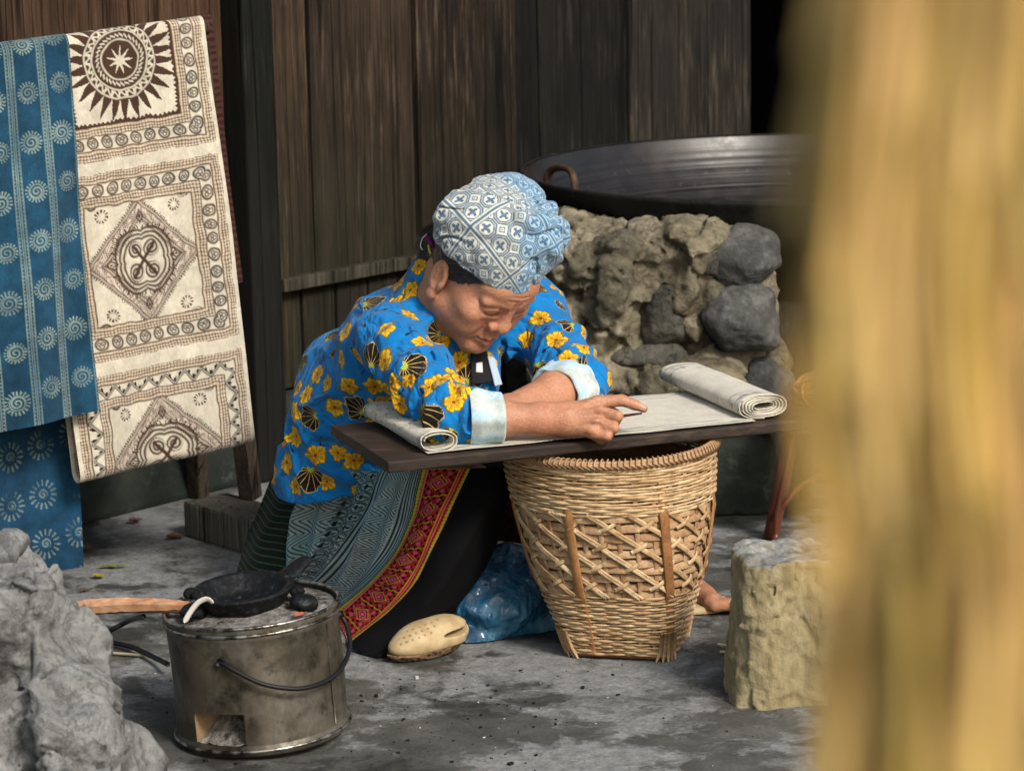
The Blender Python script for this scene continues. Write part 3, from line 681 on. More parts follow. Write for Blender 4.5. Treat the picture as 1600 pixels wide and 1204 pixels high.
TLk, TRk, BLk, BRk = at(-110, 108, 4.72), at(92, 92, 4.84), at(-70, 916, 4.695), at(129, 884, 4.795)
P, U, Sg, L = draped('indigo_back', TLk, TRk, BLk, BRk, .02, 160, .0018, None, .01, .007, 9, 1.1)
C = np.broadcast_to(np.array((.009, .050, .105), np.float32), P.shape).copy(); C *= (1 + .45 * fbm(np.stack([U * 5, Sg * 8, U * 0 + 7], -1), 4))[..., None]
x, y = (U - 1) * Wb, Sg; px_, py_ = .062, .085; xl = ((x / px_ + .6) % 1 - .5) * px_; ci = np.floor(x / px_ + .6); yl = (((y + ci * .012) / py_) % 1 - .5) * py_; r = np.hypot(xl, yl); a = np.arctan2(yl, xl)
mk = np.maximum((r > .015) * (r < .026) * (np.sin(a * 15) > .3), spiral(xl, yl, .009, 1.5, .0016, .0008)) * np.clip(.55 + 1.3 * fbm(np.stack([U * 9, Sg * 18, U * 0 + 3], -1), 3), 0, 1)
C = blend(C, mk * .6, PALE)
me = np_mesh('back_panel', P.reshape(-1, 3), grid_faces(*P.shape[:2])); set_col(me, C.reshape(-1, 3)); obj('back_panel', me, M_INDIGO, indigo)
# maroon cloth hanging behind
P, U, Sg, L = draped('maroon', at(250, 44, 4.97), at(332, 32, 5.02), at(290, 462, 4.97), at(379, 440, 5.02), .02, 30, .012, None, .012, .004, 2, .8)
m = Mat('maroon_cotton', .9, .15); v = m.co(); m.color(m.ramp(m.wave(v, 26, 3, 2, 2, dirn='Z'), [(.2, (.030, .012, .010)), (.8, (.062, .026, .020))])); m.bump(m.noise(v, 160, 4), .4, .003)
o = obj('maroon_cloth', np_mesh('maroon', P.reshape(-1, 3), grid_faces(*P.shape[:2])), m.m, base=at(330, 440, 5.0)); tag(o, 'narrow maroon cloth hanging behind the cream batik runner', 'cloth')

# ------------------------------------------------------------------ the timber rack they hang on
M_RACK = m_plank('rack_wood', [(.03, .022, .016), (.06, .045, .033), (.10, .078, .06), (.17, .14, .11)], -.1)
rack = empty('drying_rack', gp(395, 832)); tag(rack, 'rough timber drying rack carrying the batik cloths', 'rack')
_ex = unit(TRw - TLw); _nr = unit(np.cross(_ex, unit(BLw - TLw))); _nr = _nr if _nr[1] < 0 else -_nr
r1 = TRw - _nr * .02 + _ex * .012; r0 = r1 - _ex * .75
V, Fc = tube(np.linspace(r0, r1, 12), .016, 10); obj('rail', np_mesh('rail', V, Fc), M_RACK, rack)
def beam(name, a, b, w, d, mat, parent, bev=.004):
    a, b = np.asarray(a), np.asarray(b); t = unit(b - a); s = unit(np.cross(t, [.55, .83, 0])); q = np.cross(s, t)
    return obj(name, bevel_mesh(name, *box_vf((a + b) / 2, s * w / 2, q * d / 2, (b - a) / 2), bev), mat, parent)
foot = gp(394, 834)
beam('leg', foot + [0, 0, .07], r1 + np.array([-.02, .03, -.03]), .034, .03, M_RACK, rack)
beam('leg', gp(300, 800) + [0, .12, 0], r1 + np.array([-.05, .05, -.03]), .034, .03, M_RACK, rack)
beam('leg', at(-60, 900, 4.78) * [1, 1, 0], r0 + np.array([.05, .03, -.03]), .034, .03, M_RACK, rack)
M_BLOCK = m_plank('grey_block_wood', [(.05, .045, .038), (.085, .078, .066), (.13, .12, .10), (.19, .18, .155)], -.2)
a, b = gp(288, 838), gp(400, 872); a[2] = b[2] = .034; t_ = unit(b - a); s_ = np.cross(ZU, t_)
obj('foot_block', bevel_mesh('foot_block', *box_vf((a + b) / 2 + s_ * .05, t_ * np.linalg.norm(b - a) / 2, s_ * .05, ZU * .034), .006), M_BLOCK, rack)
# ================================================================== stones at the front left
M_GREYROCK = m_rock('ashy_limestone', [(.035, .035, .032), (.13, .132, .13), (.34, .345, .345)], .0, .28, 14, .026, .3)
def boulder(prims, lo, hi, seed, label, h=.0056):
    f = Field(lo, hi, h); sl_, PP = f.win(f.lo, f.lo + f.h * f.n)
    for i_, (c, r, k) in enumerate(prims):
        d = sd_ell(PP, np.asarray(c, np.float32), r); rs = np.random.RandomState(int(seed * 10) + i_)
        for j_ in range(9):
            n = unit(rs.randn(3)); ext = math.sqrt(((np.asarray(r) * n) ** 2).sum()) * (.60 + .28 * rs.rand()); d = -smin(-d, -((PP - c) @ n.astype(np.float32) - ext), .010)
        f.d = smin(f.d, d.astype(np.float32), .014)
    def frac(P):
        w = P + .02 * np.stack([fbm(P * 14, 2), fbm(P * 14 + 7, 2), fbm(P * 14 + 13, 2)], -1); a1 = worley(w * np.array([13, 13, 8.5]) + seed)
        return (.034 * cell_tilt(a1[2], a1[3]) + .010 * np.clip(1 - (a1[1] - a1[0]) / .10, 0, 1) - .010 * (a1[2] - .5) + .010 * np.abs(fbm(P * np.array([34, 34, 18]) + seed, 3)) - .006 + .006 * fbm(P * 60 + seed, 3) + .004 * fbm(P * 140, 2)).astype(np.float32)
    f.warp(frac)
    V, Q = f.mesh('boulder'); o = obj('boulder', np_mesh('boulder', V, Q), M_GREYROCK, base=((lo[0] + hi[0]) / 2, (lo[1] + hi[1]) / 2, 0))
    return tag(o, label, 'rock', 'grey rocks beside the stove')
def q(px, py, Y): return at(px, py, Y)
b1 = [(q(-30, 1010, 3.72), (.115, .13, .16), .05), (q(40, 1060, 3.62), (.095, .11, .13), .05), (q(90, 1130, 3.58), (.085, .09, .11), .05), (q(60, 985, 3.68), (.05, .07, .08), .04), (q(100, 1040, 3.62), (.045, .06, .06), .04), (q(-10, 1180, 3.55), (.13, .1, .1), .04), (q(100, 1190, 3.5), (.08, .07, .07), .03)]
boulder(b1, (-.95, 3.4, -.03), (-.48, 3.9, .4), 2.2, 'large ash-dusted grey rock mass in front of the indigo cloth')
f = q(8, 868, 3.74); o = obj('boulder', rock_mesh(f, (.042, .04, .04), 11, None, .004, .16), M_GREYROCK, base=(f[0], f[1], f[2] - .05)); tag(o, 'small flat-sided pale stone on top of the ashy rock mass', 'rock', 'grey rocks beside the stove')
f = q(182, 1140, 3.66); f[2] = .05; o = obj('boulder', rock_mesh(f, (.068, .07, .080), 23, None, .004, .10, 9), M_GREYROCK, base=(f[0], f[1], 0)); tag(o, 'angular grey rock leaning between the rock mass and the stove', 'rock', 'grey rocks beside the stove')
f = q(150, 1180, 3.56); f[2] = .03; o = obj('boulder', rock_mesh(f, (.035, .035, .04), 31, None, .004, .16), M_GREYROCK, base=(f[0], f[1], 0)); tag(o, 'low grey stone wedged at the foot of the angular rock', 'rock', 'grey rocks beside the stove')

# ================================================================== portable drum stove
def m_steel():
    m = Mat('tarnished_steel', .42, .5, .85); v = m.co('Object')
    c = m.ramp(m.noise(v, 11, 8, .65), [(.3, (.045, .038, .027)), (.5, (.13, .115, .088)), (.7, (.27, .255, .22))])
    rust = m.ramp(m.noise(m.scale(v, (1, 1, .6)), 17, 8, .7), [(.47, 0.), (.62, 1.)])
    c = m.mix(m.math('MULTIPLY', rust, .8), c, (.06, .046, .032))
    soot = m.ramp(m.noise(v, 34, 7, .75), [(.52, 0.), (.68, 1.)])
    c = m.mix(m.math('MULTIPLY', soot, .8), c, (.02, .018, .015))
    m.color(c); rg = m.ramp(m.noise(v, 26, 6, .7), [(.3, .30), (.7, .62)])
    m.set('Roughness', m.math('ADD', rg, m.math('MULTIPLY', rust, .2))); m.set('Metallic', m.math('SUBTRACT', .85, m.math('MULTIPLY', rust, .6)))
    m.bump(m.math('ADD', m.noise(v, 9, 3), m.math('MULTIPLY', m.noise(v, 90, 5), .12)), .25, .008); return m.m
M_STEEL = m_steel()
m = Mat('wood_ash', .95, .1); v = m.co(); m.color(m.ramp(m.math('ADD', m.math('MULTIPLY', m.noise(v, 70, 6, .75), .6), m.math('MULTIPLY', m.noise(v, 22, 4), .4)), [(.40, (.03, .028, .025)), (.48, (.16, .15, .135)), (.62, (.36, .35, .33))])); m.bump(m.noise(v, 130, 5, .7), .9, .006); M_ASH = m.m
m = Mat('soot_iron', .62, .2); v = m.co(); m.color(m.ramp(m.noise(v, 90, 3), [(.5, (.005, .0055, .0065)), (.66, (.014, .017, .022)), (.74, (.07, .085, .11))])); m.set('Roughness', m.ramp(m.noise(v, 90, 3), [(.4, .7), (.7, .35)])); m.bump(m.noise(v, 140, 4), .6, .003); M_SOOT = m.m
M_IRON = Mat('black_wire', .5, .4, .6).color((.018, .018, .02)).m
SR, SH = .1235, .187
SCN = gp(402, 1190); SCN = SCN + np.array([0, SR, 0]); SCN[2] = 0
SM = Matrix.Translation(Vector(SCN)) @ Matrix.Rotation(math.radians(-3.4), 4, 'Y') @ Matrix.Translation((0, 0, .007))
def spt(a, r, z):           # point on the stove: a degrees from straight towards the camera, positive to the right
    t = math.radians(a); return SM @ Vector((r * math.sin(t), -r * math.cos(t), z))
stove = empty('drum_stove', Vector(SCN)); tag(stove, 'round tarnished steel charcoal stove with wire handle on the floor', 'stove')
zs = [0, .004, .012, .016] + list(np.linspace(.0175, .064, 8)) + list(np.linspace(.07, SH - .02, 8)) + [SH - .014, SH - .008, SH - .002, SH + .002]
rs = [SR - .002, SR + .003, SR + .003, SR] + [SR] * 16 + [SR + .0035, SR, SR + .004, SR + .001]
na = 144; A = np.linspace(-180, 180, na, endpoint=False)
V = np.array([[spt(a, r + .0012 * math.sin(math.radians(a) * 3 + z * 30), z) for z, r in zip(zs, rs)] for a in A]).reshape(-1, 3)
Fc = []
for fa in grid_faces(na, len(zs), True).tolist():
    i, j = fa[0] // len(zs), fa[0] % len(zs); a = A[i]
    if -45.5 <= a < -6 and 4 <= j < 11: continue
    Fc.append(tuple(fa))
obj('drum', np_mesh('drum', V, Fc), M_STEEL, stove)
m = Mat('highlight_steel_bead', .32, .5, .9); v = m.co(); m.color(m.ramp(m.noise(v, 40, 6, .7), [(.42, (.05, .042, .032)), (.52, (.34, .33, .30)), (.7, (.55, .54, .51))])); M_BEAD = m.m  # cleaner, paler steel: the rims' highlights are put into this colour
for z_, r_ in ((SH + .001, SR + .002), (SH - .0105, SR + .0018), (.009, SR + .003)):
    V, Fc = tube(np.array([spt(a, r_, z_) for a in np.linspace(-180, 180, 120, endpoint=False)]), .0028, 8, True); obj('rim_bead', np_mesh('rim_bead', V, Fc), M_BEAD, stove)
# fire-brick lining seen through the square mouth, and the ash in it
m = Mat('clay_lining', .95, .1); v = m.co(); m.color(m.ramp(m.noise(v, 30, 5), [(.3, (.16, .10, .06)), (.7, (.34, .24, .15))])); m.bump(m.noise(v, 90, 4), .5, .004); M_CLAY = m.m
parts = []
for (a0, a1, z0, z1) in ((-47, -45, .012, .07), (-6, -4, .012, .07), (-46, -5, .064, .07)):
    c = [spt(a0, SR - .002, z0), spt(a1, SR - .002, z0), spt(a1, SR - .002, z1), spt(a0, SR - .002, z1)]
    d = [spt(a0, SR - .07, z0), spt(a1, SR - .07, z0), spt(a1, SR - .07, z1), spt(a0, SR - .07, z1)]
    parts.append((np.array(c + d), [(0, 1, 2, 3), (7, 6, 5, 4), (0, 4, 5, 1), (1, 5, 6, 2), (2, 6, 7, 3), (3, 7, 4, 0)]))
V, Fc = merge(parts); obj('mouth_lining', np_mesh('lining', V, Fc, False), M_CLAY, stove)
na2, nr2 = 40, 20; V = []
for i in range(na2):
    for j in range(nr2):
        a = -50 + 50 * i / (na2 - 1); r = SR - .003 - .075 * j / (nr2 - 1); V.append(spt(a, r, .017 + .050 * sstep(0, 1, j / (nr2 - 1)) + .004 * float(fbm(np.array([i * .4, j * .4, 1.]), 3))))
obj('mouth_ash', np_mesh('mouth_ash', np.array(V), grid_faces(na2, nr2)), M_ASH, stove)
# ash-covered top
na2, nr2 = 120, 40; V = []
for i in range(na2):
    for j in range(nr2):
        a = 360 * i / na2; r = (SR - .003) * j / (nr2 - 1); n_ = float(fbm(np.array([r * math.cos(math.radians(a)) * 40, r * math.sin(math.radians(a)) * 40, 0.]), 3)); V.append(spt(a, r, SH - .006 + .010 * sstep(.0, .6, 1 - j / (nr2 - 1)) + .005 * n_ * (1 if j < nr2 - 2 else 0)))
obj('ash_top', np_mesh('ash_top', np.array(V), grid_faces(na2, nr2, True)), M_ASH, stove)
for a, r in ((-62, .085), (62, .088), (178, .085)):
    f = np.array(spt(a, r, SH + .008)); obj('pot_rest', rock_mesh(f, (.024, .02, .014), int(a) + 70, None, .0028, .14), M_SOOT, stove)
hp_ = [spt(-17, SR + .004, SH - .045), spt(-8, SR + .010, SH - .055), spt(10, SR + .017, SH - .078), spt(32, SR + .02, SH - .092), spt(58, SR + .016, SH - .09), spt(82, SR + .014, SH - .07), spt(96, SR + .010, SH - .045), spt(100, SR + .003, SH - .03)]
V, Fc = tube(catmull([np.array(p) for p in hp_], 60), .0034, 8); obj('wire_handle', np_mesh('wire_handle', V, Fc), M_IRON, stove)
for a, z in ((-17, SH - .045), (100, SH - .03)):
    V, Fc = tube([np.array(spt(a, SR - .003, z)), np.array(spt(a, SR + .007, z))], .006, 10); obj('handle_rivet', np_mesh('rivet', V, Fc), M_IRON, stove)
seam = np.array([spt(62, SR + .0008, z) for z in np.linspace(.02, SH - .02, 8)]); V, Fc = tube(seam, .0016, 6); obj('side_seam', np_mesh('seam', V, Fc), M_STEEL, stove)

# skillet on the stove
PC = np.array(spt(0, .010, SH + .002)) - np.array([.008, 0, 0]); pr = .068
skil = empty('iron_skillet', PC); tag(skil, 'small soot-black iron skillet on top of the drum stove', 'skillet')
prof = [(.001, .004), (.046, .004), (.053, .008), (pr - .006, .028), (pr, .0305), (pr + .006, .029), (pr + .004, .025), (.058, .004), (.050, -.003), (.001, -.003)]
V, Q = lathe(prof, 96); Rm = np.array(Matrix.Rotation(math.radians(-4), 3, 'Y') @ Matrix.Rotation(math.radians(3), 3, 'X')); V = V @ Rm.T + PC
obj('pan', np_mesh('pan', V, Q), M_SOOT, skil)
hdir = unit(np.array([.62, .70, 0])); hb = PC + hdir * (pr + .002) + ZU * .024
hp2 = [hb - hdir * .004, hb + hdir * .022 + ZU * .006, hb + hdir * .045 + ZU * .016, hb + hdir * .058 + ZU * .019]
V, Fc = tube(catmull(hp2, 16), np.linspace(.020, .013, 16), 10, flat=(.35, 1.)); obj('handle', np_mesh('handle', V, Fc), M_SOOT, skil)
for s_ in (-1, 1):
    lug = PC + np.array([s_ * (pr + .008), .0, .020]); obj('lug', rock_mesh(lug, (.012, .014, .010), 5, None, .0025, .08), M_SOOT, skil)

# split firewood resting on the stove rim
m = Mat('fresh_split_wood', .75, .25); v = m.co(); g = m.noise(m.scale(v, (4, 60, 60)), 1, 5, .6)
m.color(m.ramp(g, [(.3, (.30, .135, .065)), (.5, (.52, .27, .15)), (.7, (.66, .40, .25))])); m.bump(g, .6, .004); M_SPLIT = m.m
m = Mat('dark_bark', .9, .2); v = m.co(); g = m.noise(m.scale(v, (6, 60, 60)), 1, 5, .6); m.color(m.ramp(g, [(.3, (.06, .028, .018)), (.7, (.16, .075, .045))])); m.bump(g, .8, .005); M_BARK = m.m
a, b = at(92, 952, 4.06), np.array(spt(-70, .09, SH + .012)); n = 26; T = np.linspace(0, 1, n)
ctr = a[None] + (b - a)[None] * T[:, None] + ZU * (.006 * np.sin(T * 2.6))[:, None]
rs_ = random.Random(4); sec = []
for i, t in enumerate(T):
    w = .0135 * (1 - .45 * t ** 3) * (.75 + .25 * min(1, t * 6)); j = lambda s: (rs_.random() - .5) * s
    sec.append([ctr[i] + ZU * (w * .75 + j(.002)) + np.array([0, .004, 0]), ctr[i] + np.array([0, -w * .8, w * .25 + j(.0015)]), ctr[i] + np.array([0, -w * .7, -w * .6 + j(.002)]), ctr[i] + np.array([0, w * .5, -w * .9]), ctr[i] + np.array([0, w, 0])])
V = np.array(sec).reshape(-1, 3); Fc = [tuple(x) for x in grid_faces(n, 5, False, True).tolist()] + [(4, 3, 2, 1, 0), tuple(range((n - 1) * 5, n * 5))]
log = empty('split_firewood', a); tag(log, 'orange split firewood stick lying with its end on the stove', 'firewood')
obj('split_wood', np_mesh('split_wood', V, Fc, False), M_SPLIT, log)
V, Fc = tube(ctr + np.array([0, .002, -.0085]), np.linspace(.008, .006, n), 7, flat=(.55, 1.3)); obj('bark_strip', np_mesh('bark', V, Fc), M_BARK, log)
# bent iron poker and pale twig on the floor
pk = [gp(262, 1037, .02), gp(240, 1026, .012), gp(205, 1010, .01), gp(165, 1001, .008), gp(155, 994, .012), gp(175, 983, .03), gp(205, 968, .06), np.array(a) * .35 + np.array(b) * .65 - ZU * .012]
V, Fc = tube(catmull(pk, 60), .0042, 8); o = obj('iron_poker', np_mesh('poker', V, Fc), M_IRON, base=gp(165, 1003)); tag(o, 'bent black iron rod leaning under the firewood stick', 'poker')
M_TWIG = Mat('pale_twig', .8, .2).color((.40, .36, .24)).m
V, Fc = tube(np.array([gp(148, 1018, .004), gp(180, 1020, .005), gp(226, 1024, .004)]), .0026, 6); o = obj('bare_twig', np_mesh('twig', V, Fc), M_TWIG, base=gp(180, 1020)); tag(o, 'thin pale peeled twig on the floor beside the stove', 'twig')
# pale wood shaving curled on the stove, dry brick-red leaf on its rim
sv = [np.array(spt(-48, .118, SH + .004)), np.array(spt(-46, .108, SH + .018)), np.array(spt(-42, .098, SH + .030)), np.array(spt(-36, .09, SH + .034)), np.array(spt(-30, .088, SH + .028))]
V, Fc = tube(catmull(sv, 20), np.array([.001] + [.0045] * 18 + [.001]), 6, flat=(1, .25)); o = obj('wood_shaving', np_mesh('shaving', V, Fc), Mat('pale_shaving', .7, .2).color((.55, .52, .48)).m, base=sv[0]); tag(o, 'curled pale wood shaving hanging over the stove top', 'shaving')

# ================================================================== leaves on the floor
def leaf(px, py, L, W, ang, curl, col, label, z=.004, seed=0):
    c = gp(px, py); n = 12; rs_ = random.Random(seed); V = []
    for i in range(n):
        t = i / (n - 1); w = W * math.sin(math.pi * min(1, t * .96 + .03)) ** 1.1 * (1.25 - .6 * t) * (1 + .25 * math.sin(i * 2.1 + seed))
        for s in (-1, -.5, 0, .5, 1):
            x, y = (t - .5) * L, s * w * .5; zz = z + .45 * curl * (abs(s) ** 2) * w + curl * .8 * L * (t - .5) ** 2 + rs_.random() * .002
            ca, sa = math.cos(ang), math.sin(ang); V.append((c[0] + x * ca - y * sa, c[1] + x * sa + y * ca, zz))
    mt = Mat('leaf_' + label.split()[0], .7, .3); v = mt.co(); mt.color(mt.ramp(mt.noise(v, 60, 4), [(.3, tuple(k * .55 for k in col)), (.7, col)])); mt.bump(mt.noise(v, 150, 3), .5, .002)
    o = obj('fallen_leaf', np_mesh('leaf', np.array(V), grid_faces(n, 5)), mt.m, base=(c[0], c[1], 0)); return tag(o, label, 'leaf', 'fallen leaves on the floor')
leaf(212, 818, .03, .026, .6, .55, (.17, .075, .05), 'crumpled brown dry leaf near the wall foot, behind the cloths', seed=1)
leaf(138, 862, .028, .024, 1.9, .5, (.22, .085, .05), 'curled reddish dry leaf touching the indigo cloth', seed=2)
leaf(178, 888, .06, .016, .05, .2, (.24, .27, .05), 'long yellow-green leaf lying flat on the floor', seed=3)
leaf(152, 904, .03, .02, 2.6, .35, (.42, .34, .045), 'small bright yellow leaf on the floor', seed=4)
leaf(276, 842, .04, .03, .3, .3, (.13, .07, .045), 'dull brown leaf against the rack foot block', seed=5)
leaf(372, 797, .045, .03, .2, .45, (.15, .085, .06), 'brown dry leaf behind the rack leg', seed=6)
leaf(133, 925, .025, .01, .5, .2, (.16, .11, .05), 'tiny tan leaf scrap near the firewood', seed=7)
c = np.array(spt(42, SR - .008, SH + .005))
o = leaf(0, 0, .026, .02, 1.0, .5, (.42, .15, .085), 'brick-red dry leaf on the rim of the drum stove', seed=8); o.location = c
o.data.transform(Matrix.Translation(-sum((v.co for v in o.data.vertices), Vector()) / len(o.data.vertices)))
# charcoal crumbs and ash flakes scattered round the stove
rs_ = np.random.RandomState(5); parts = []; parts2 = []
for i in range(240):
    if i < 180: px, py = rs_.normal(640, 170), rs_.normal(1110, 50)
    else: px, py = rs_.uniform(120, 1180), rs_.uniform(900, 1204)
    if py < 950 or py > 1230: continue
    s = rs_.choice([.0008, .0013, .002, .0034], p=[.5, .3, .15, .05]); c = gp(px, py, s * .6)
    ax = unit(np.array([math.cos(i), math.sin(i), rs_.uniform(-.2, .2)])); ay = unit(np.cross([0, 0, 1], ax)); az = np.cross(ax, ay)
    (parts if rs_.rand() < .9 else parts2).append(box_vf(c, ax * s * rs_.uniform(.6, 1.6), ay * s * .7, az * s * .5))
V, Fc = merge(parts); o = obj('charcoal_debris', np_mesh('charcoal', V, Fc, False), Mat('charcoal', .9, .2).color((.012, .012, .012)).m); tag(o, 'black charcoal crumbs scattered over the concrete floor', 'debris', kind='stuff')
V, Fc = merge(parts2); o = obj('ash_debris', np_mesh('ashflakes', V, Fc, False), Mat('ash_flake', .9, .2).color((.5, .5, .48)).m); tag(o, 'pale ash flakes scattered over the concrete floor', 'debris', kind='stuff')
for i, (p0, p1, lab) in enumerate((((1122, 1006), (1160, 1012), 'upper of two pale straws on the floor beside the log'), ((1125, 1018), (1162, 1018), 'lower of two pale straws on the floor beside the log'))):
    V, Fc = tube(np.array([gp(*p0, .004), gp(*p1, .006)]), .0022, 6); o = obj('loose_straw', np_mesh('straw', V, Fc), M_TWIG, base=gp(*p0)); tag(o, lab, 'straw')

# ================================================================== chopped log seat, red stool, orange yarn
def m_log():
    m = Mat('pale_log', .9, .2); v = m.co(); g = m.noise(m.scale(v, (34, 34, 11)), 1, 8, .7)
    c = m.ramp(g, [(.3, (.17, .135, .07)), (.5, (.29, .24, .135)), (.7, (.38, .33, .20))])
    nz = m.sep(m.node('ShaderNodeNewGeometry').outputs['Normal'])[2]
    top = m.ramp(m.noise(v, 30, 6, .7), [(.35, (.10, .10, .09)), (.55, (.26, .26, .24)), (.7, (.42, .42, .40))])
    m.color(m.mix(m.ramp(nz, [(.5, 0.), (.8, 1.)]), c, top)); m.bump(m.math('ADD', g, m.noise(v, 60, 5, .7)), .6, .008); return m.m
LC = gp(1248, 1108); LC = LC + np.array([0, .09, 0]); f = Field(LC + [-.13, -.13, -.02], LC + [.13, .13, .27], .0045)
def logsd(P):
    dx, dy = P[..., 0] - LC[0] + .02 * (.22 - P[..., 2]), P[..., 1] - LC[1]; an = np.arctan2(dy, dx); lump = .010 * np.sin(an * 2 + 1) + .006 * np.sin(an * 3 + 2.2) + .004 * np.sin(an * 5)
    return np.maximum(np.hypot(dx, dy) - (.084 + lump + .05 * (.22 - P[..., 2])), np.abs(P[..., 2] - .103 - .010 * fbm(P * np.array([18, 18, 0]), 3)) - .118)
f.add(logsd, f.lo, f.lo + f.h * f.n, .0)
def logw(P):
    n = fbm(P * np.array([26, 26, 3.2]) + 3, 2); a1 = worley(P * np.array([16, 16, 9])); return (.007 * np.clip(1 - np.abs(n) / .05, 0, 1) + .007 * cell_tilt(a1[2], a1[3]) + .008 * fbm(P * np.array([24, 24, 12]), 4) + .004 * fbm(P * 90, 2)).astype(np.float32)
f.warp(logw)
V, Q = f.mesh('log'); o = obj('log_seat', np_mesh('log_seat', V, Q), m_log(), base=(LC[0], LC[1], 0)); tag(o, 'upright pale chopped log with rough bark beside the straw', 'log')
m = Mat('red_lacquer_wood', .4, .5); v = m.co(); g = m.noise(m.scale(v, (30, 30, 4)), 1, 5); m.color(m.ramp(g, [(.3, (.055, .014, .008)), (.7, (.16, .045, .02))])); m.bump(g, .2, .003); M_RED = m.m
stl = empty('wooden_stool', gp(1230, 838)); tag(stl, 'reddish-brown wooden stool with orange yarn on its seat', 'stool')
YS = float(gp(1204, 842)[1])
def legs(p, q_, w): beam('leg', p, q_, w, .02, M_RED, stl, .004)
legs(gp(1204, 842), at(1240, 668, YS + .02), .024); legs(at(1400, 850, YS - .05) * [1, 1, 0], at(1380, 668, YS), .024); legs(at(1260, 800, YS + .3) * [1, 1, 0], at(1270, 655, YS + .28), .024)
V, Fc = tube(catmull([at(1212, 838, YS - .03), at(1216, 790, YS - .03), at(1232, 720, YS - .03), at(1238, 672, YS - .03)], 20), .006, 8); obj('cane_brace', np_mesh('brace', V, Fc), M_RED, stl)
V, Fc = tube(catmull([at(1216, 800, YS - .02), at(1250, 760, YS - .02), at(1300, 735, YS - .02), at(1370, 725, YS - .02)], 20), .005, 8); obj('stretcher', np_mesh('stretcher', V, Fc), M_RED, stl)
sz = at(1240, 668, YS)[2]; sc_ = at(1315, 668, YS + .1); obj('seat', bevel_mesh('seat', *box_vf([sc_[0], YS + .12, sz + .008], (.11, 0, 0), (0, .17, 0), (0, 0, .010)), .004), M_RED, stl)
m = Mat('orange_yarn', .8, .2); v = m.co(); m.color(m.ramp(m.noise(v, 120, 4), [(.3, (.42, .15, .02)), (.7, (.75, .34, .06))])); m.set('Sheen Weight', .4); M_YARN = m.m
yc = at(1300, 622, YS + .05); yc[2] = sz + .018 + .036; parts = []
for k in range(46):
    r_ = np.random.RandomState(k); ax = unit(r_.randn(3) * [1, 1, .8]); u_ = unit(np.cross(ax, [.3, .2, 1])); w_ = np.cross(ax, u_); t = np.linspace(0, 2 * math.pi, 40, endpoint=False); R_ = .066 + .006 * r_.rand()
    Pq = yc + R_ * (np.cos(t)[:, None] * u_ + np.sin(t)[:, None] * w_) * [1, 1, .55]; parts.append(tube(Pq, .0028, 5, True))
V, Fc = merge(parts); o = obj('yarn_ball', np_mesh('yarn', V, Fc), M_YARN, base=(yc[0], yc[1], sz + .018)); tag(o, 'flattened ball of orange yarn on the wooden stool', 'yarn')

# ================================================================== blue plastic bag
bc = gp(760, 985) ; YB = bc[1]
f = Field((-.16, YB - .22, -.01), (.16, YB + .22, .24), .0032)
cB = at(770, 970, YB); cB[2] = .055
f.ell(cB, (.088, .075, .062), None, .02); f.ell(at(800, 930, YB + .03), (.055, .05, .055), None, .04); f.ell(at(735, 1000, YB - .03), (.05, .05, .03), None, .03); f.ell(at(790, 895, YB + .04), (.035, .03, .045), None, .03); f.ell(at(830, 985, YB + .02), (.05, .05, .04), None, .03)
def crinkle(P):
    w = P + .02 * np.stack([fbm(P * 18, 2), fbm(P * 18 + 5, 2), fbm(P * 18 + 9, 2)], -1)
    return .020 * np.abs(fbm(w * 10, 2, .5)) - .005 - .006 * np.abs(fbm(w * np.array([34, 34, 16]) + 3, 2)) + .007 * np.abs(fbm(w * np.array([90, 90, 40]), 2))
f.warp(crinkle); f.keep(lambda P: .002 - P[..., 2])
V, Q = f.mesh('bag')
m = Mat('blue_polythene', .16, .55); v = m.co(); m.color(m.ramp(m.noise(v, 14, 5, .6), [(.3, (.004, .045, .12)), (.55, (.012, .13, .27)), (.72, (.10, .34, .50))])); m.set('Transmission Weight', .22); m.set('Coat Weight', .5); m.set('Coat Roughness', .08); m.bump(m.noise(v, 40, 6, .7, 1.5), .6, .012)
o = obj('plastic_bag', np_mesh('bag', V, Q), m.m, base=(bc[0], bc[1], 0)); tag(o, 'crumpled shiny blue plastic bag on the floor beside the basket', 'bag')
# ================================================================== pack basket
def m_cane(name, cols, sc=1.0):
    m = Mat(name, .62, .35); v = m.co(); r = m.rand()
    n = m.noise(v, 28 * sc, 6, .65); f_ = m.noise(v, 150, 4, .6)
    c = m.ramp(m.math('ADD', m.math('MULTIPLY', n, .7), m.math('MULTIPLY', r, .3)), [(.3, cols[0]), (.5, cols[1]), (.7, cols[2])])
    m.color(m.mix(1., c, m.ramp(f_, [(.3, .72), (.7, 1.15)]), 'MULTIPLY')); m.bump(f_, .4, .002); return m.m
M_CANE = m_cane('pale_cane', [(.34, .205, .095), (.52, .355, .19), (.66, .50, .30)])
M_CANE2 = m_cane('tan_split_bamboo', [(.30, .165, .08), (.45, .28, .15), (.56, .38, .22)])
M_STAVE = m_cane('brown_bamboo_stave', [(.24, .105, .035), (.37, .175, .065), (.45, .25, .10)])
BC = np.array([at(970, 1000, 4.40)[0], 4.40, 0.0]); BROT = math.radians(-14); BH = .334
_bz = np.array([0, .02, .06, .11, .16, .21, .26, .30, .335]); _br = np.array([.087, .094, .106, .124, .139, .150, .159, .164, .166]); _bn = np.array([5.5, 5, 4, 3., 2.5, 2.2, 2.05, 2, 2])
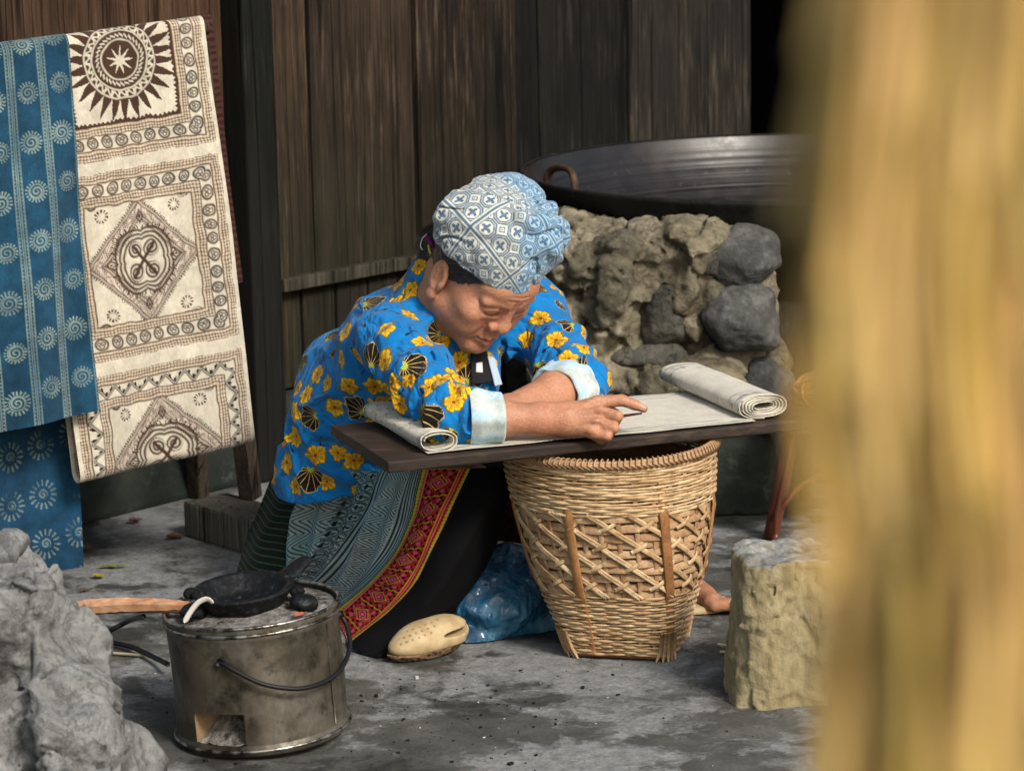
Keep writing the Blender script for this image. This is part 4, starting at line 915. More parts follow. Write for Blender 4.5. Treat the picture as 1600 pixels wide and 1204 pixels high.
def bpt(th, z, off=0.0):
    th = np.asarray(th, float); z = np.asarray(z, float); R = np.interp(z, _bz, _br) ; n = np.interp(z, _bz, _bn); a = th - BROT * (1 - np.clip(z / .3, 0, 1) * .0)
    r = R / (np.abs(np.cos(a)) ** n + np.abs(np.sin(a)) ** n) ** (1 / n); r = r * (1 - .04 * np.clip((n - 2) / 3, 0, 1)) + off
    lean = .012 - .028 * np.clip(z / .334, 0, 1)
    return np.stack([BC[0] + lean + r * np.cos(th), BC[1] + r * np.sin(th), z + 0 * th], -1)
basket = empty('pack_basket', BC); tag(basket, 'tall woven bamboo pack basket carrying the work board', 'basket')
def ribbon(P, Nn, w, t):
    """flat strip along P with outward normals Nn, width w (across), thickness t"""
    P = np.asarray(P); n = len(P); T = np.gradient(P, axis=0); T /= np.linalg.norm(T, axis=1)[:, None]; S = np.cross(T, Nn); S /= np.linalg.norm(S, axis=1)[:, None]; w = np.broadcast_to(np.asarray(w, float), (n,))[:, None]
    V = np.stack([P - S * w / 2, P - S * w / 2 * .8 + Nn * t, P + S * w / 2 * .8 + Nn * t, P + S * w / 2], 1).reshape(-1, 3)
    Fc = [tuple(x) for x in grid_faces(n, 4, False, True).tolist()] + [(3, 2, 1, 0), tuple(range((n - 1) * 4, n * 4))]
    return V, Fc
def outn(th): th = np.asarray(th); return np.stack([np.cos(th), np.sin(th), 0 * th + .15], -1) / math.sqrt(1.0225)
NS = 34; rb = random.Random(3)
th = np.linspace(0, 2 * math.pi, 204, endpoint=False)
def ring(z, row, r, amp, wob, mat, name='weaver', flat=(1.0, .75)):
    zz = z + wob * np.sin(th * 3 + row) * .6 + wob * np.sin(th * 7 + row * 2.2) * .4
    P = bpt(th, zz, .0015 + amp * np.sin(th * NS / 2 + (row % 2) * math.pi)); V, Fc = tube(P, r * (1 + .25 * np.sin(th * 5 + row * 1.3)), 6, True, flat); obj(name, np_mesh(name, V, Fc), mat, basket)
for k in range(17): ring(.2495 + k * .0049, k, .0024, .0016, .0009, M_CANE)
for k in range(22): ring(.011 + k * .0048, k, .0021, .0017, .0010, M_CANE if k % 4 else M_CANE2)
for k in range(10):                       # broad flat strips of the belly
    z = .118 + k * .0138; t2 = np.linspace(0, 2 * math.pi, 170); zz = z + .0022 * np.sin(t2 * 2 + k * 1.9) + .001 * np.sin(t2 * 9 + k)
    P = bpt(t2, zz, -.002 + .0016 * np.sin(t2 * NS / 2 + (k % 2) * math.pi)); V, Fc = ribbon(P, outn(t2), .0135, .0012); obj('belly_strip', np_mesh('belly_strip', V, Fc), M_CANE2, basket)
for k in range(NS):                       # thin standards that the weavers pass over and under
    a = 2 * math.pi * (k + .5) / NS; z = np.linspace(.008, .328, 24); P = bpt(np.full(24, a), z, -.0012); V, Fc = ribbon(P, outn(np.full(24, a)), .0085, .0012); obj('standard', np_mesh('standard', V, Fc), M_CANE2, basket)
for k, deg in enumerate((-117.5, -64, -14, 38, 90, 142, -167)):
    a = math.radians(deg); z = np.linspace(.012, .30, 30); Rz = np.interp(z, _bz, _br); cs = math.cos(a); aa = a + 0 * z if abs(cs) > .75 else np.sign(math.sin(a)) * np.arccos(np.clip(cs * (.55 + .45 * .16 / Rz), -.9, .9)); P = bpt(aa, z, .0035 - .004 * np.clip((z - .245) / .01, 0, 1) - .004 * np.clip((.115 - z) / .01, 0, 1)); V, Fc = ribbon(P, outn(aa), .0175, .0028); obj('stave', np_mesh('stave', V, Fc), M_STAVE, basket)
for k in range(16):                       # diagonal lacing over the belly
    a0 = 2 * math.pi * k / 16 + .1; z = np.linspace(.252, .112, 26); t2 = a0 + (z[0] - z) / .140 * 1.25; off = .0032 + .0012 * np.sin((z - .112) / .14 * 26)
    V, Fc = ribbon(bpt(t2, z, off), outn(t2), .0062, .001); obj('lacing', np_mesh('lacing', V, Fc), M_CANE, basket)
    V, Fc = ribbon(bpt(t2 + .035, z, off - .0006), outn(t2), .0040, .001); obj('lacing', np_mesh('lacing', V, Fc), M_CANE, basket)
    for j in range(4):                    # short crossing stitches
        zc = .130 + .033 * j + .004 * rb.random(); tc = a0 + (z[0] - zc) / .140 * 1.25; s = np.linspace(-1, 1, 7); zz = zc + s * .007; tt = tc + .0 + s * .085
        V, Fc = ribbon(bpt(tt, zz, .0048 - .004 * s ** 2), outn(tt), .0068, .001); obj('cross_stitch', np_mesh('cross_stitch', V, Fc), M_CANE, basket)
for k in range(3):                        # bound rim
    zr = .3285 + .0035 * k; P = bpt(th, zr + .002 * np.sin(th * 2 + k), .001 + .003 * (k == 1)); V, Fc = tube(P, .0045, 8, True); obj('rim_coil', np_mesh('rim_coil', V, Fc), M_CANE2, basket)
parts = []
for k in range(120):
    a = 2 * math.pi * k / 120; s = np.linspace(0, 2 * math.pi, 10, endpoint=False); t2 = a + .06 * (s / 6.28); P = bpt(t2, .3325 + .0085 * np.sin(s), .002 + .0085 * np.cos(s)); V, Fc = tube(P, .0013, 5, True); parts.append((V, Fc))
V, Fc = merge(parts); o = obj('rim_lashing', np_mesh('rim_lashing', V, Fc), M_CANE2, basket); o['kind'] = 'stuff'
for k in range(4):                        # four frayed foot bundles and the base rods between them
    a = BROT + math.pi / 4 + k * math.pi / 2; a2 = a + math.pi / 2
    for j in range(5):
        P = np.array([bpt(a + .05 * (j - 2), .05, .003), bpt(a + .055 * (j - 2), .02, .004), bpt(a + .08 * (j - 2), .001, .004 + .004 * rb.random())]); V, Fc = tube(P, [.0036, .0036, .0016], 6); obj('foot_splint', np_mesh('foot_splint', V, Fc), M_CANE2 if j % 2 else M_CANE, basket)
    V, Fc = tube(np.stack([bpt(a, .008), bpt(a2, .008)]), .0062, 8); obj('base_rod', np_mesh('base_rod', V, Fc), M_STAVE, basket)
t2 = np.linspace(0, 2 * math.pi, 80, endpoint=False)
V = np.concatenate([bpt(t2, .3, -.006), bpt(t2, .11, -.006), bpt(t2, .012, -.006), [[BC[0], BC[1], .012]]]); n_ = 80
Fc = [(i, (i + 1) % n_, n_ + (i + 1) % n_, n_ + i) for i in range(n_)] + [(n_ + i, n_ + (i + 1) % n_, 2 * n_ + (i + 1) % n_, 2 * n_ + i) for i in range(n_)] + [(2 * n_ + i, 2 * n_ + (i + 1) % n_, 3 * n_) for i in range(n_)]
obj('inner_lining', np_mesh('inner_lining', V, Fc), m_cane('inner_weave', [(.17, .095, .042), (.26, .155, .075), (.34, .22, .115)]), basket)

# ================================================================== work board across the basket
ZB = .361
B0 = gp(607, 722, ZB); _b1 = gp(1240, 657, ZB); _b2 = gp(517, 664, ZB)
BX = unit(_b1 - B0); _w = _b2 - B0; BWID = float(np.linalg.norm(_w)); BY = unit(_w); BLEN = float(np.linalg.norm(_b1 - B0)) + .06
def bd(a, b, z=0.0): return B0 + BX * a + BY * b + ZU * z
def bab(px, py, z=.003):
    p = gp(px, py, ZB + z) - B0; M_ = np.stack([BX[:2], BY[:2]], 1); return np.linalg.solve(M_, p[:2])
m = Mat('old_board', .6, .4); v = m.co(); g = m.noise(m.scale(v, (9, 60, 60), rot=(0, 0, 0)), 1, 6, .65)
c = m.ramp(m.math('ADD', m.math('MULTIPLY', g, .6), m.math('MULTIPLY', m.noise(v, 12, 5), .4)), [(.32, (.012, .008, .006)), (.52, (.032, .021, .015)), (.72, (.10, .068, .048))]); m.color(c); m.bump(m.math('ADD', g, m.math('MULTIPLY', m.noise(v, 180, 3), .3)), .5, .004); M_BOARD = m.m
nseg = 24; V = []; thk = .017
for i in range(nseg):
    a = BLEN * i / (nseg - 1); j1 = .0018 * math.sin(i * 1.7); j2 = .002 * math.sin(i * 2.3 + 1)
    for (b, z) in ((j1, -thk + .003), (j1 - .001, -.003), (.003 + j1, 0), (BWID * .5, .0005), (BWID - .003 + j2, 0), (BWID + j2, -.003), (BWID + j2, -thk + .002), (BWID * .5, -thk), (.003, -thk)): V.append(bd(a, b, z))
Fc = [tuple(x) for x in grid_faces(nseg, 9, False, True).tolist()] + [tuple(reversed(range(9))), tuple(range((nseg - 1) * 9, nseg * 9))]
me = np_mesh('board', np.array(V), Fc, False); bm = bmesh.new(); bm.from_mesh(me); bmesh.ops.recalc_face_normals(bm, faces=bm.faces[:]); bm.to_mesh(me); bm.free()
board = obj('work_board', me, M_BOARD, base=bd(BLEN / 2, BWID / 2, -thk)); tag(board, 'dark worn wooden plank lying across the pack basket', 'board')

# ================================================================== linen strip being drawn on, rolled at both ends
LINEN = (.60, .565, .47)
M_LINEN = weave_mat('raw_linen', .9, 0, 500, .35, .15)
print('BOARD', BLEN, BWID, bab(690, 705), bab(1145, 657), bab(1000, 612), bab(590, 650))
a0, b0 = bab(705, 710); a1, b1 = bab(1190, 652); af, bf = bab(1060, 600)
bn, bfar = .012, min(BWID - .02, float(bf))
na_, nb_ = 150, 90; A_, B_ = np.meshgrid(np.linspace(a0 - .03, a1 - .02, na_), np.linspace(bn, bfar, nb_), indexing='ij')
P = B0 + BX * A_[..., None] + BY * (B_ + .004 * np.sin(A_ * 9))[..., None] + ZU * (.0025 + .0016 * (1 + fbm(np.stack([A_ * 14, B_ * 14, A_ * 0], -1), 3)))[..., None]
def linen_col(s, b, w, seed, ink=0.0):
    """s along, b from near edge, w width"""
    C = np.broadcast_to(np.array(LINEN, np.float32), s.shape + (3,)).copy(); C *= (1 + .08 * fbm(np.stack([s * 30, b * 30, s * 0 + seed], -1), 3))[..., None]
    for e in (b, w - b):
        for q0, ww in ((.010, .0011), (.016, .0011), (.030, .0013), (.038, .0010)):
            brk = sstep(-.35, .1, fbm(np.stack([s * 22, s * 0 + q0 * 900, s * 0 + seed], -1), 2)); C = blend(C, line(e - q0 - .002 * np.sin(s * 21), ww, .0006) * brk * .95, (.03, .03, .035))
    if ink:
        n1 = fbm(np.stack([s * 95, b * 42, s * 0 + seed], -1), 2); n2 = fbm(np.stack([s * 9, b * 9, s * 0 + seed + 4], -1), 2)
        C = blend(C, line(n1, .05, .03) * sstep(.05, .25, n2) * ink, (.05, .05, .055))
    return C
C = linen_col(A_, B_ - bn, bfar - bn, 1); d_ = bab(880, 690); k_ = np.hypot((A_ - d_[0]) / .055, (B_ - d_[1]) / .012); C = blend(C, (k_ < 1) * (np.sin(A_ * 700) > -.2), (.04, .04, .045))
me = np_mesh('linen_flat', P.reshape(-1, 3), grid_faces(na_, nb_)); set_col(me, C.reshape(-1, 3))
linen = empty('linen_strip', bd(.3, .1, 0)); tag(linen, 'long raw linen strip on the board, half drawn with dark batik lines', 'cloth')
obj('flat_length', me, M_LINEN, linen)
def roll(name, p_near, p_far, hw, hh, turns, s_in, seed, flip=1, ink=.8, n=220, nl=70):
    t = np.linspace(0, 1, n); an = t * turns * 2 * math.pi; sc = s_in + (1 - s_in) * t
    axd = unit(p_far - p_near); sd = unit(np.cross(ZU, axd)) * flip; Ln = np.linalg.norm(p_far - p_near)
    l = np.linspace(0, 1, nl); TT, LLn = np.meshgrid(t, l, indexing='ij'); sc2 = s_in + (1 - s_in) * TT; an2 = TT * turns * 2 * math.pi + math.pi * 1.5 - turns * 2 * math.pi
    ex = 1.25; cx = np.sign(np.cos(an2)) * np.abs(np.cos(an2)) ** (1 / ex); cz = np.sign(np.sin(an2)) * np.abs(np.sin(an2)) ** (1 / ex)
    hh2 = hh * (1 - .12 * LLn)
    jit = .004 * np.sin(TT * turns * 2 * math.pi * .9 + seed) * (1 - LLn)
    Pq = p_near + axd * (LLn * Ln + jit - .006 * (1 - TT) * (1 - LLn) * 0)[..., None] + sd * (hw * (sc2 ** .8) * cx)[..., None] + ZU * (hh + hh2 * sc2 * cz + .0012 * fbm(np.stack([TT * 20, LLn * 6, TT * 0 + seed], -1), 2))[..., None]
    C = linen_col(TT * turns * .2, LLn * Ln, Ln, seed, ink); me = np_mesh(name, Pq.reshape(-1, 3), grid_faces(n, nl)); set_col(me, C.reshape(-1, 3))
    o = obj(name, me, M_LINEN, linen); md = o.modifiers.new('thick', 'SOLIDIFY'); md.thickness = .0013; md.offset = 0; return o
ln = bab(684, 704); lf = bab(592, 655); roll('curled_end', bd(ln[0], ln[1] - .004, .002), bd(lf[0], min(lf[1], BWID + .01), .002), .030, .0165, 1.75, .62, 2, 1)
rn = bab(1192, 652); rf = bab(1066, 598); print('roll', rn, rf); roll('rolled_end', bd(rn[0], rn[1] - .004, .003), bd(rf[0], rf[1], .003), .042, .0185, 5.2, .30, 6, -1)

# ================================================================== straw in the near foreground
m = Mat('dry_straw', .55, .4); v = m.co(); ra = m.attr('col'); m.color(m.mix(1., ra, m.ramp(m.noise(m.scale(v, (60, 60, 14)), 1, 3), [(.3, .7), (.7, 1.2)]), 'MULTIPLY')); m.set('Transmission Weight', 0.0); M_STRAW = m.m
rs_ = np.random.RandomState(12); Vs, Fs, Cs, o_ = [], [], [], 0
YF = .46; x_edge = lambda py: 1346 - 22 * math.sin(py / 260.) - 30 * sstep(850, 1200, py) + 20 * sstep(400, 0, py)
for k in range(2300):
    Yk = YF + rs_.uniform(-.04, .09); px = rs_.uniform(0, 1) ** .9 * 560; py0 = rs_.uniform(-500, 1300); ln_ = rs_.uniform(250, 900); sl = rs_.normal(0, .05)
    ys = np.linspace(py0, py0 + ln_, 5); xs_ = np.array([x_edge(min(max(y, 0), 1204)) for y in ys]) + px + sl * (ys - py0) + rs_.normal(0, 5, 5) + (0 if px > 60 else rs_.uniform(-85, 30))
    Pk = np.array([at(x, y, Yk) for x, y in zip(xs_, ys)]); r = rs_.uniform(.0006, .0015); V, Fc = tube(Pk, r, 4, False, (1, .5))
    col = np.array([.74, .53, .19]) * rs_.uniform(.8, 1.15) * np.array([1, rs_.uniform(.85, 1.08), rs_.uniform(.6, 1.3)])
    if rs_.rand() < .01: col = np.array([.20, .11, .035])
    Vs.append(V); Fs += [tuple(i + o_ for i in f_) for f_ in Fc]; o_ += len(V); Cs.append(np.broadcast_to(col, V.shape))
me = np_mesh('straw', np.concatenate(Vs), Fs); set_col(me, np.concatenate(Cs))
o = obj('straw_thatch', me, M_STRAW, base=at(1450, 1300, YF)); tag(o, 'hanging curtain of golden dry straw, blurred close to the lens', 'straw', kind='stuff')
# ================================================================== the woman
pf = unit([.83, -.55, 0]); pl_ = unit([.55, .83, 0])
P0, P1, P2, P3 = at(562, 738, 4.75), at(586, 618, 4.72), at(648, 532, 4.63), at(702, 468, 4.57)
shR, shL = at(604, 527, 4.465), at(822, 486, 4.73)
elR, wrR = at(708, 652, 4.268), at(878, 655, 4.272)
elL, wrL = at(902, 598, 4.53), at(795, 642, 4.38)
person = empty('person', gp(620, 960)); tag(person, 'person in blue floral jacket and patterned headscarf bent over the board, drawing', 'person')
# ---- head frame
yw, pt, rl = math.radians(-49), math.radians(43), math.radians(6.0)
f0 = np.array([math.cos(yw), math.sin(yw), 0]); l0 = np.array([-math.sin(yw), math.cos(yw), 0])
hn = f0 * math.cos(pt) - ZU * math.sin(pt); u0 = f0 * math.sin(pt) + ZU * math.cos(pt)
hl = l0 * math.cos(rl) - u0 * math.sin(rl); hu = u0 * math.cos(rl) + l0 * math.sin(rl)
HC = at(741, 434, 4.50); HM = np.stack([hn, hl, hu])
def hp(x, y, z): return HC + (x * hn + y * hl + z * hu) / 1000.
def hloc(P): return ((np.asarray(P) - HC) @ HM.T) * 1000.

B = Field((-.47, 4.12, -.004), (.40, 4.93, .78), .0025)
mm = lambda *r: tuple(q_ / 1000. for q_ in r)
def hell(c, r, k, sub=False, M=None): B.ell(hp(*c), mm(*r), HM if M is None else M, k / 1000., sub)
def hcone(a, b, ra, rb, k, sub=False): B.cone(hp(*a), hp(*b), ra / 1000., rb / 1000., k / 1000., sub)
hell((-5, 0, 40), (92, 74, 82), 0); hell((36, 0, -8), (52, 66, 70), 25)
for s in (-1, 1):
    hcone((14, s * 54, -34), (70, s * 17, -67), 20, 17, 18)
hell((78, 0, -70), (16, 20, 14), 12)
for s in (-1, 1):
    hell((62, s * 50, 0), (22, 21, 19), 16); hell((60, s * 41, -28), (25, 23, 24), 16)
hell((60, 0, 54), (34, 58, 28), 18)
for s in (-1, 1):
    hcone((88, s * 10, 35), (76, s * 50, 34), 7.5, 7, 9)
for s in (-1, 1):
    hell((96, s * 32, 20), (13, 19, 10), 8, True)
    hell((73.5, s * 32, 19), (13.5, 18, 12), 4)
    hcone((86, s * 17, 22), (88, s * 31, 27), 2.0, 2.6, 3); hcone((88, s * 31, 27), (80, s * 48, 21), 2.6, 2.4, 3)
    hcone((88.5, s * 19, 14.5), (89, s * 31, 12.0), 1.2, 1.4, 2, True); hcone((89, s * 31, 12.0), (82, s * 45, 14.5), 1.4, 1.2, 2, True)
    hcone((87, s * 20, 7), (82, s * 43, 8), 3.4, 3.4, 6)
hcone((85, 0, 27), (96, 0, -3), 7.5, 10, 10); hell((97, 0, -8), (11.5, 13.5, 10.5), 6)
for s in (-1, 1):
    hell((89, s * 17.5, -12), (10.5, 8.5, 9), 3.5); hell((96, s * 9, -19), (4.5, 4, 4), 2, True); hcone((84, s * 27, -8), (90, s * 27.5, -17), 1.6, 1.6, 3, True)
hell((74, 0, -38), (18, 27, 19), 12)
for s in (-1, 1):
    hcone((84, s * 23, -42), (94, s * 5, -36), 3.2, 5.0, 3); hcone((84, s * 21, -45), (92, s * 3, -50), 3.2, 6.0, 3)
    hcone((85, s * 24, -42.5), (96, 0, -42.5), 1.6, 3.0, 1.5, True); hcone((70, s * 52, 24), (62, s * 60, 28), 1.0, .8, 3, True); hcone((70, s * 52, 19), (61, s * 60, 18), 1.0, .8, 3, True)
    hcone((91, s * 26, -14), (83, s * 37, -38), 2.8, 2.4, 6, True); hcone((85, s * 25, -44), (80, s * 27, -54), 1.6, 1.4, 5, True)
for z in (52, 60): hcone((93, -26, z - 1), (93, 26, z - 1), 1.2, 1.2, 3, True)
hcone((96, 5, 29), (95, 6, 44), 2.0, 1.6, 4, True); hcone((96, -5, 29), (95, -6, 44), 2.0, 1.6, 4, True)
tilt = math.radians(14)
EM = lambda s: np.stack([hn * math.cos(tilt) + hu * math.sin(tilt), hl, -hn * math.sin(tilt) + hu * math.cos(tilt)])
for s in (-1, 1):
    hell((-5, s * 78, 4), (18, 8.5, 30), 4, M=EM(s)); hell((-1, s * 87, 6), (11.5, 7, 21), 2, True, M=EM(s)); hell((3, s * 79, -27), (10, 7, 11), 3)
    hell((9, s * 80, -2), (4.5, 5, 8), 3); hcone((-7, s * 82, -8), (-8, s * 84, 18), 2.6, 2.2, 3)
B.cone(hp(-28, 0, -18), P3 + np.array([0, .01, -.01]), .050, .054, .03)
# ---- trunk and limbs
B.ecap(P0 + ZU * .05, P1, (.09, .08), (.115, .09), pl_, .05); B.ecap(P1, P2, (.125, .095), (.14, .085), pl_, .05); B.ecap(P2, P3, (.14, .085), (.075, .055), pl_, .05)
B.cone(shR, shL, .036, .036, .04)
def arm(a, b, c, r): B.cone(a, b, r[0], r[1], .03); B.cone(b, b + (c - b) * .35, r[1], r[2], .02); B.cone(b + (c - b) * .35, c, r[2], r[3], .02)
arm(shR, elR, wrR, (.034, .028, .0285, .0205)); arm(shL, elL, wrL, (.034, .030, .031, .024))
B.ecap(elR + (wrR - elR) * .8, wrR + (wrR - elR) * .06, (.0225, .0185), (.0245, .019), [0, .3, .95], .015)
# right hand: fist with the index finger stretched out
def pts(*q_): return [at(*w) for w in q_]
def finger(p, r, k0=.012):
    for i in range(len(p) - 1): B.cone(p[i], p[i + 1], r[i], r[i + 1], k0 if i == 0 else .0025)
MC = pts((934, 629, 4.285), (938, 644, 4.262), (934, 662, 4.252), (926, 676, 4.25))
for i, q_ in enumerate(MC): B.cone(wrR + np.array([.004, 0, .004 - .003 * i]), q_, .019 - .001 * i, .0108 - .0006 * i, .012)
finger([MC[0]] + pts((971, 625, 4.286), (991, 632, 4.283), (1006, 638, 4.28)), (.0112, .0090, .0080, .0064), .004)
finger([MC[1]] + pts((965, 650, 4.25), (957, 667, 4.272), (940, 664, 4.284)), (.0105, .0086, .0080, .0068), .003)
finger([MC[2]] + pts((959, 668, 4.244), (950, 680, 4.266), (935, 675, 4.28)), (.0098, .0082, .0076, .0065), .003)
finger([MC[3]] + pts((949, 681, 4.24), (940, 687, 4.258), (928, 682, 4.27)), (.0090, .0075, .0070, .006), .003)
finger(pts((897, 648, 4.285), (922, 641, 4.312), (948, 642, 4.306), (962, 646, 4.298)), (.0155, .0125, .0105, .008))
for i in range(4):
    B.ell(MC[i] + np.array([0, -.0075, .0055]), mm(6, 5, 5.5), None, .005)
    if i < 3: B.cone(MC[i] * .62 + MC[i + 1] * .38 + np.array([.006, -.011, .006]), MC[i] * .4 + MC[i + 1] * .3 + wrR * .3 + np.array([0, -.016, .008]), .0022, .0016, .006, True)
    B.cone(MC[i] + np.array([-.006, -.008, .006]), wrR + np.array([.006, -.018 + .003 * i, .012 - .006 * i]), .0032, .0026, .006)
# left hand, closed loosely behind the right forearm
hd_ = unit(wrL - elL)
for i in range(4):
    m0 = wrL + hd_ * (.062 - .004 * i) + np.array([.002, .014 - .012 * i, .004]); B.cone(wrL, m0, .019, .012, .014)
    finger([m0, m0 + hd_ * .034 + ZU * .002, m0 + hd_ * .046 - ZU * .016, m0 + hd_ * .030 - ZU * .020], (.0115, .0095, .0085, .007), .008)
finger([wrL + hd_ * .02 - np.array([0, .014, 0]), wrL + hd_ * .05 - np.array([0, .03, .004]), wrL + hd_ * .075 - np.array([0, .032, .008])], (.014, .0115, .008))
# legs and feet
knR, anR = at(730, 770, 4.56), at(672, 955, 4.47); knL, anL = at(905, 800, 4.78), at(1062, 905, 4.73)
B.cone(P0 - pl_ * .04, knR, .055, .045, .04); B.cone(knR, anR, .045, .028, .03); B.cone(P0 + pl_ * .07, knL, .075, .052, .04); B.cone(knL, anL, .05, .031, .03)
B.cone(anR, at(668, 990, 4.39), .026, .016, .02)
tb = gp(1112, 940, .020); B.cone(anL, tb, .028, .0155, .02); B.cone(anL - ZU * .02 + np.array([-.02, .01, 0]), tb + np.array([-.008, .036, -.003]), .026, .0135, .02)
fd = unit(np.array([1, -.12, 0]))
for i in range(5):
    a_ = tb + np.array([.004 - .004 * i, -.010 + .0135 * i, -.003]); L_ = (.046, .042, .037, .031, .025)[i]; r_ = (.0112, .0080, .0074, .0070, .0066)[i]
    finger([a_, a_ + fd * L_ * .6 + ZU * .002, a_ + fd * L_ - ZU * .005], (r_ * 1.05, r_ * .92, r_), .003)
V, Q = B.mesh('body'); del B
q_ = hloc(V); C = np.broadcast_to(np.array((.45, .215, .125), np.float32), V.shape).copy()
x, y, z = q_.T; face = (x > 40) & (x < 118) & (np.abs(y) < 90) & (np.abs(z) < 110)
C = blend(C, .35 * np.exp(-(((np.abs(y) - 40) / 22) ** 2 + ((z + 8) / 18) ** 2)) * face, (.46, .17, .11))
C = blend(C, .45 * np.exp(-((y / 16) ** 2 + ((z + 12) / 9) ** 2)) * face * (x > 88), (.45, .17, .11))
x = x + 4 * (np.abs(y) < 40) * (z < 10); lip = sstep(1.15, .85, np.sqrt((y / 20.5) ** 2 + ((z + 42 + .004 * y * y) / np.where(z > -42, 8.0, 9.0)) ** 2)) * (x > 84) * (x < 112); C = blend(C, lip * .6, (.33, .10, .085))
C = blend(C, line(z + 41.8, 1.3, .9) * (np.abs(y) < 20) * (x > 84) * (x < 112) * .8, (.06, .02, .02))
for s in (-1, 1):
    ys = y * s; arch = 36.5 - .010 * (ys - 30) ** 2 + .04 * (ys - 30)
    C = blend(C, line(z - arch, 2.6, 1.6) * sstep(10, 18, ys) * sstep(52, 40, ys) * face * .55 * (.6 + .4 * fbm(q_ * .8, 2)), (.05, .028, .02))
    lash = 12.6 + .012 * (ys - 31) ** 2; C = blend(C, line(z - lash, 2.1, 1.2) * sstep(14, 18, ys) * sstep(49, 44, ys) * face * (x > 70) * .9, (.03, .016, .012))
    C = blend(C, .3 * np.exp(-(((ys - 31) / 15) ** 2 + ((z - 8) / 6) ** 2)) * face, (.26, .11, .075))
C *= (1 + .16 * fbm(V * 45, 3))[:, None]; C = blend(C, .35 * sstep(.1, .5, fbm(V * 28 + 4, 2)), (.40, .15, .085))
tip = np.linalg.norm(V - (at(1004, 634, 4.276)), axis=1); C = blend(C, (tip < .0062) * .6, (.55, .36, .29))
m = Mat('skin', .48, .4); v = m.co(); sk = m.mix(1., m.attr('col'), m.ramp(m.noise(v, 220, 4, .6), [(.3, .82), (.7, 1.14)]), 'MULTIPLY'); sp_ = m.math('MULTIPLY', m.ramp(m.vor(v, 130), [(.10, 1.), (.22, 0.)]), m.ramp(m.noise(v, 40, 2), [(.55, 0.), (.62, 1.)])); m.color(m.mix(m.math('MULTIPLY', sp_, .45), sk, (.16, .065, .035)))
m.set('Subsurface Weight', .12); m.set('Subsurface Radius', (.006, .0025, .0012)); m.set('Subsurface Scale', .6); m.set('Roughness', m.ramp(m.noise(v, 90, 4), [(.3, .40), (.7, .58)]))
m.bump(m.math('ADD', m.noise(v, 420, 3, .6), m.math('MULTIPLY', m.noise(m.scale(v, (1, 1, 1.6)), 120, 4, .65), 1.1)), .34, .0024); M_SKIN = m.m
me = np_mesh('body', V, Q); set_col(me, C); obj('body', me, M_SKIN, person)

# ---- hair
Hh = Field(HC - .17, HC + .17, .0028)
Hh.ell(hp(-5, 0, 40), mm(96, 78.5, 85), HM, 0); Hh.ell(hp(58, 0, 54), mm(38, 61, 30), HM, .015); Hh.ell(hp(-84, -22, -10), mm(30, 36, 34), HM, .02)
def hkeep(P):
    q = hloc(P); xx, zz = q[..., 0], q[..., 2]; a_ = 14 + .60 * np.maximum(xx - 12, 0) + 26 * sstep(74, 52, np.abs(q[..., 1])) * (xx > 20) - zz; b_ = np.maximum(xx + 16, -46 - zz); return (np.minimum(a_, b_) / 1000.).astype(np.float32)
Hh.keep(hkeep); Hh.warp(lambda P: .0012 * np.sin(fbm(P * 30, 2) * 30).astype(np.float32))
V, Q = Hh.mesh('hair'); m = Mat('black_hair', .42, .5); v = m.co(); g = m.noise(m.scale(v, (30, 30, 260)), 1, 3); m.color(m.ramp(g, [(.3, (.006, .005, .005)), (.7, (.022, .017, .014))])); m.bump(g, .5, .002)
obj('hair', np_mesh('hair', V, Q), m.m, person)

hb_ = BVHTree.FromPolygons([Vector(p) for p in V.tolist()], Q.tolist())
def onhair(px, py, off=.002):
    d = ray(px, py); d = d / np.linalg.norm(d); r = hb_.ray_cast(Vector(CAM), Vector(d)); return np.array(r[0]) + np.array(r[1]) * off if r[0] is not None else at(px, py, 4.48)
for nm, col, pl2, rr in (('hair_ribbon', (.45, .55, .05), [(671, 384), (673, 391), (675, 397)], .0022), ('hair_ribbon', (.16, .01, .09), [(668, 372), (674, 378), (678, 386)], .004), ('hair_thread', (.6, .6, .58), [(668, 366), (661, 373), (658, 383), (662, 390)], .0009)):
    Vt, Ft = tube(catmull([onhair(*p) for p in pl2], 16), rr, 6); obj(nm, np_mesh(nm, Vt, Ft), Mat(nm, .7, .2).color(col).m, person)
# ---- headscarf
Sf = Field(HC + np.array([-.14, -.17, -.06]), HC + np.array([.21, .16, .22]), .0014)
Sf.ell(hp(-12, 0, 87), mm(95, 92, 72), HM, 0); Sf.ell(hp(-4, 0, 44), mm(97, 79.5, 88), HM, .02); Sf.ell(at(848, 366, 4.47), mm(36, 46, 46), None, .03); Sf.ell(at(722, 372, 4.45), mm(38, 44, 44), None, .03)
Sf.ell(at(790, 324, 4.52), mm(58, 62, 58), None, .006); Sf.ell(at(757, 296, 4.525), mm(24, 34, 26), None, .015); Sf.ell(at(826, 312, 4.52), mm(26, 34, 24), None, .015)
for a_, b_, Y0, Y1, r0_ in (((700, 326), (742, 352), 4.43, 4.40, .009), ((688, 345), (735, 376), 4.43, 4.395, .008), ((716, 311), (745, 332), 4.45, 4.42, .010), ((742, 306), (757, 352), 4.435, 4.40, .006), ((690, 366), (752, 388), 4.42, 4.385, .005), ((862, 322), (880, 372), 4.50, 4.45, .009), ((815, 340), (866, 392), 4.40, 4.42, .005), ((760, 330), (846, 346), 4.425, 4.42, .006), ((846, 346), (874, 362), 4.42, 4.45, .006), ((800, 275), (838, 330), 4.50, 4.46, .004)):
    Sf.cone(at(*a_, Y0), at(*b_, Y1), r0_, r0_ * .6, .008)
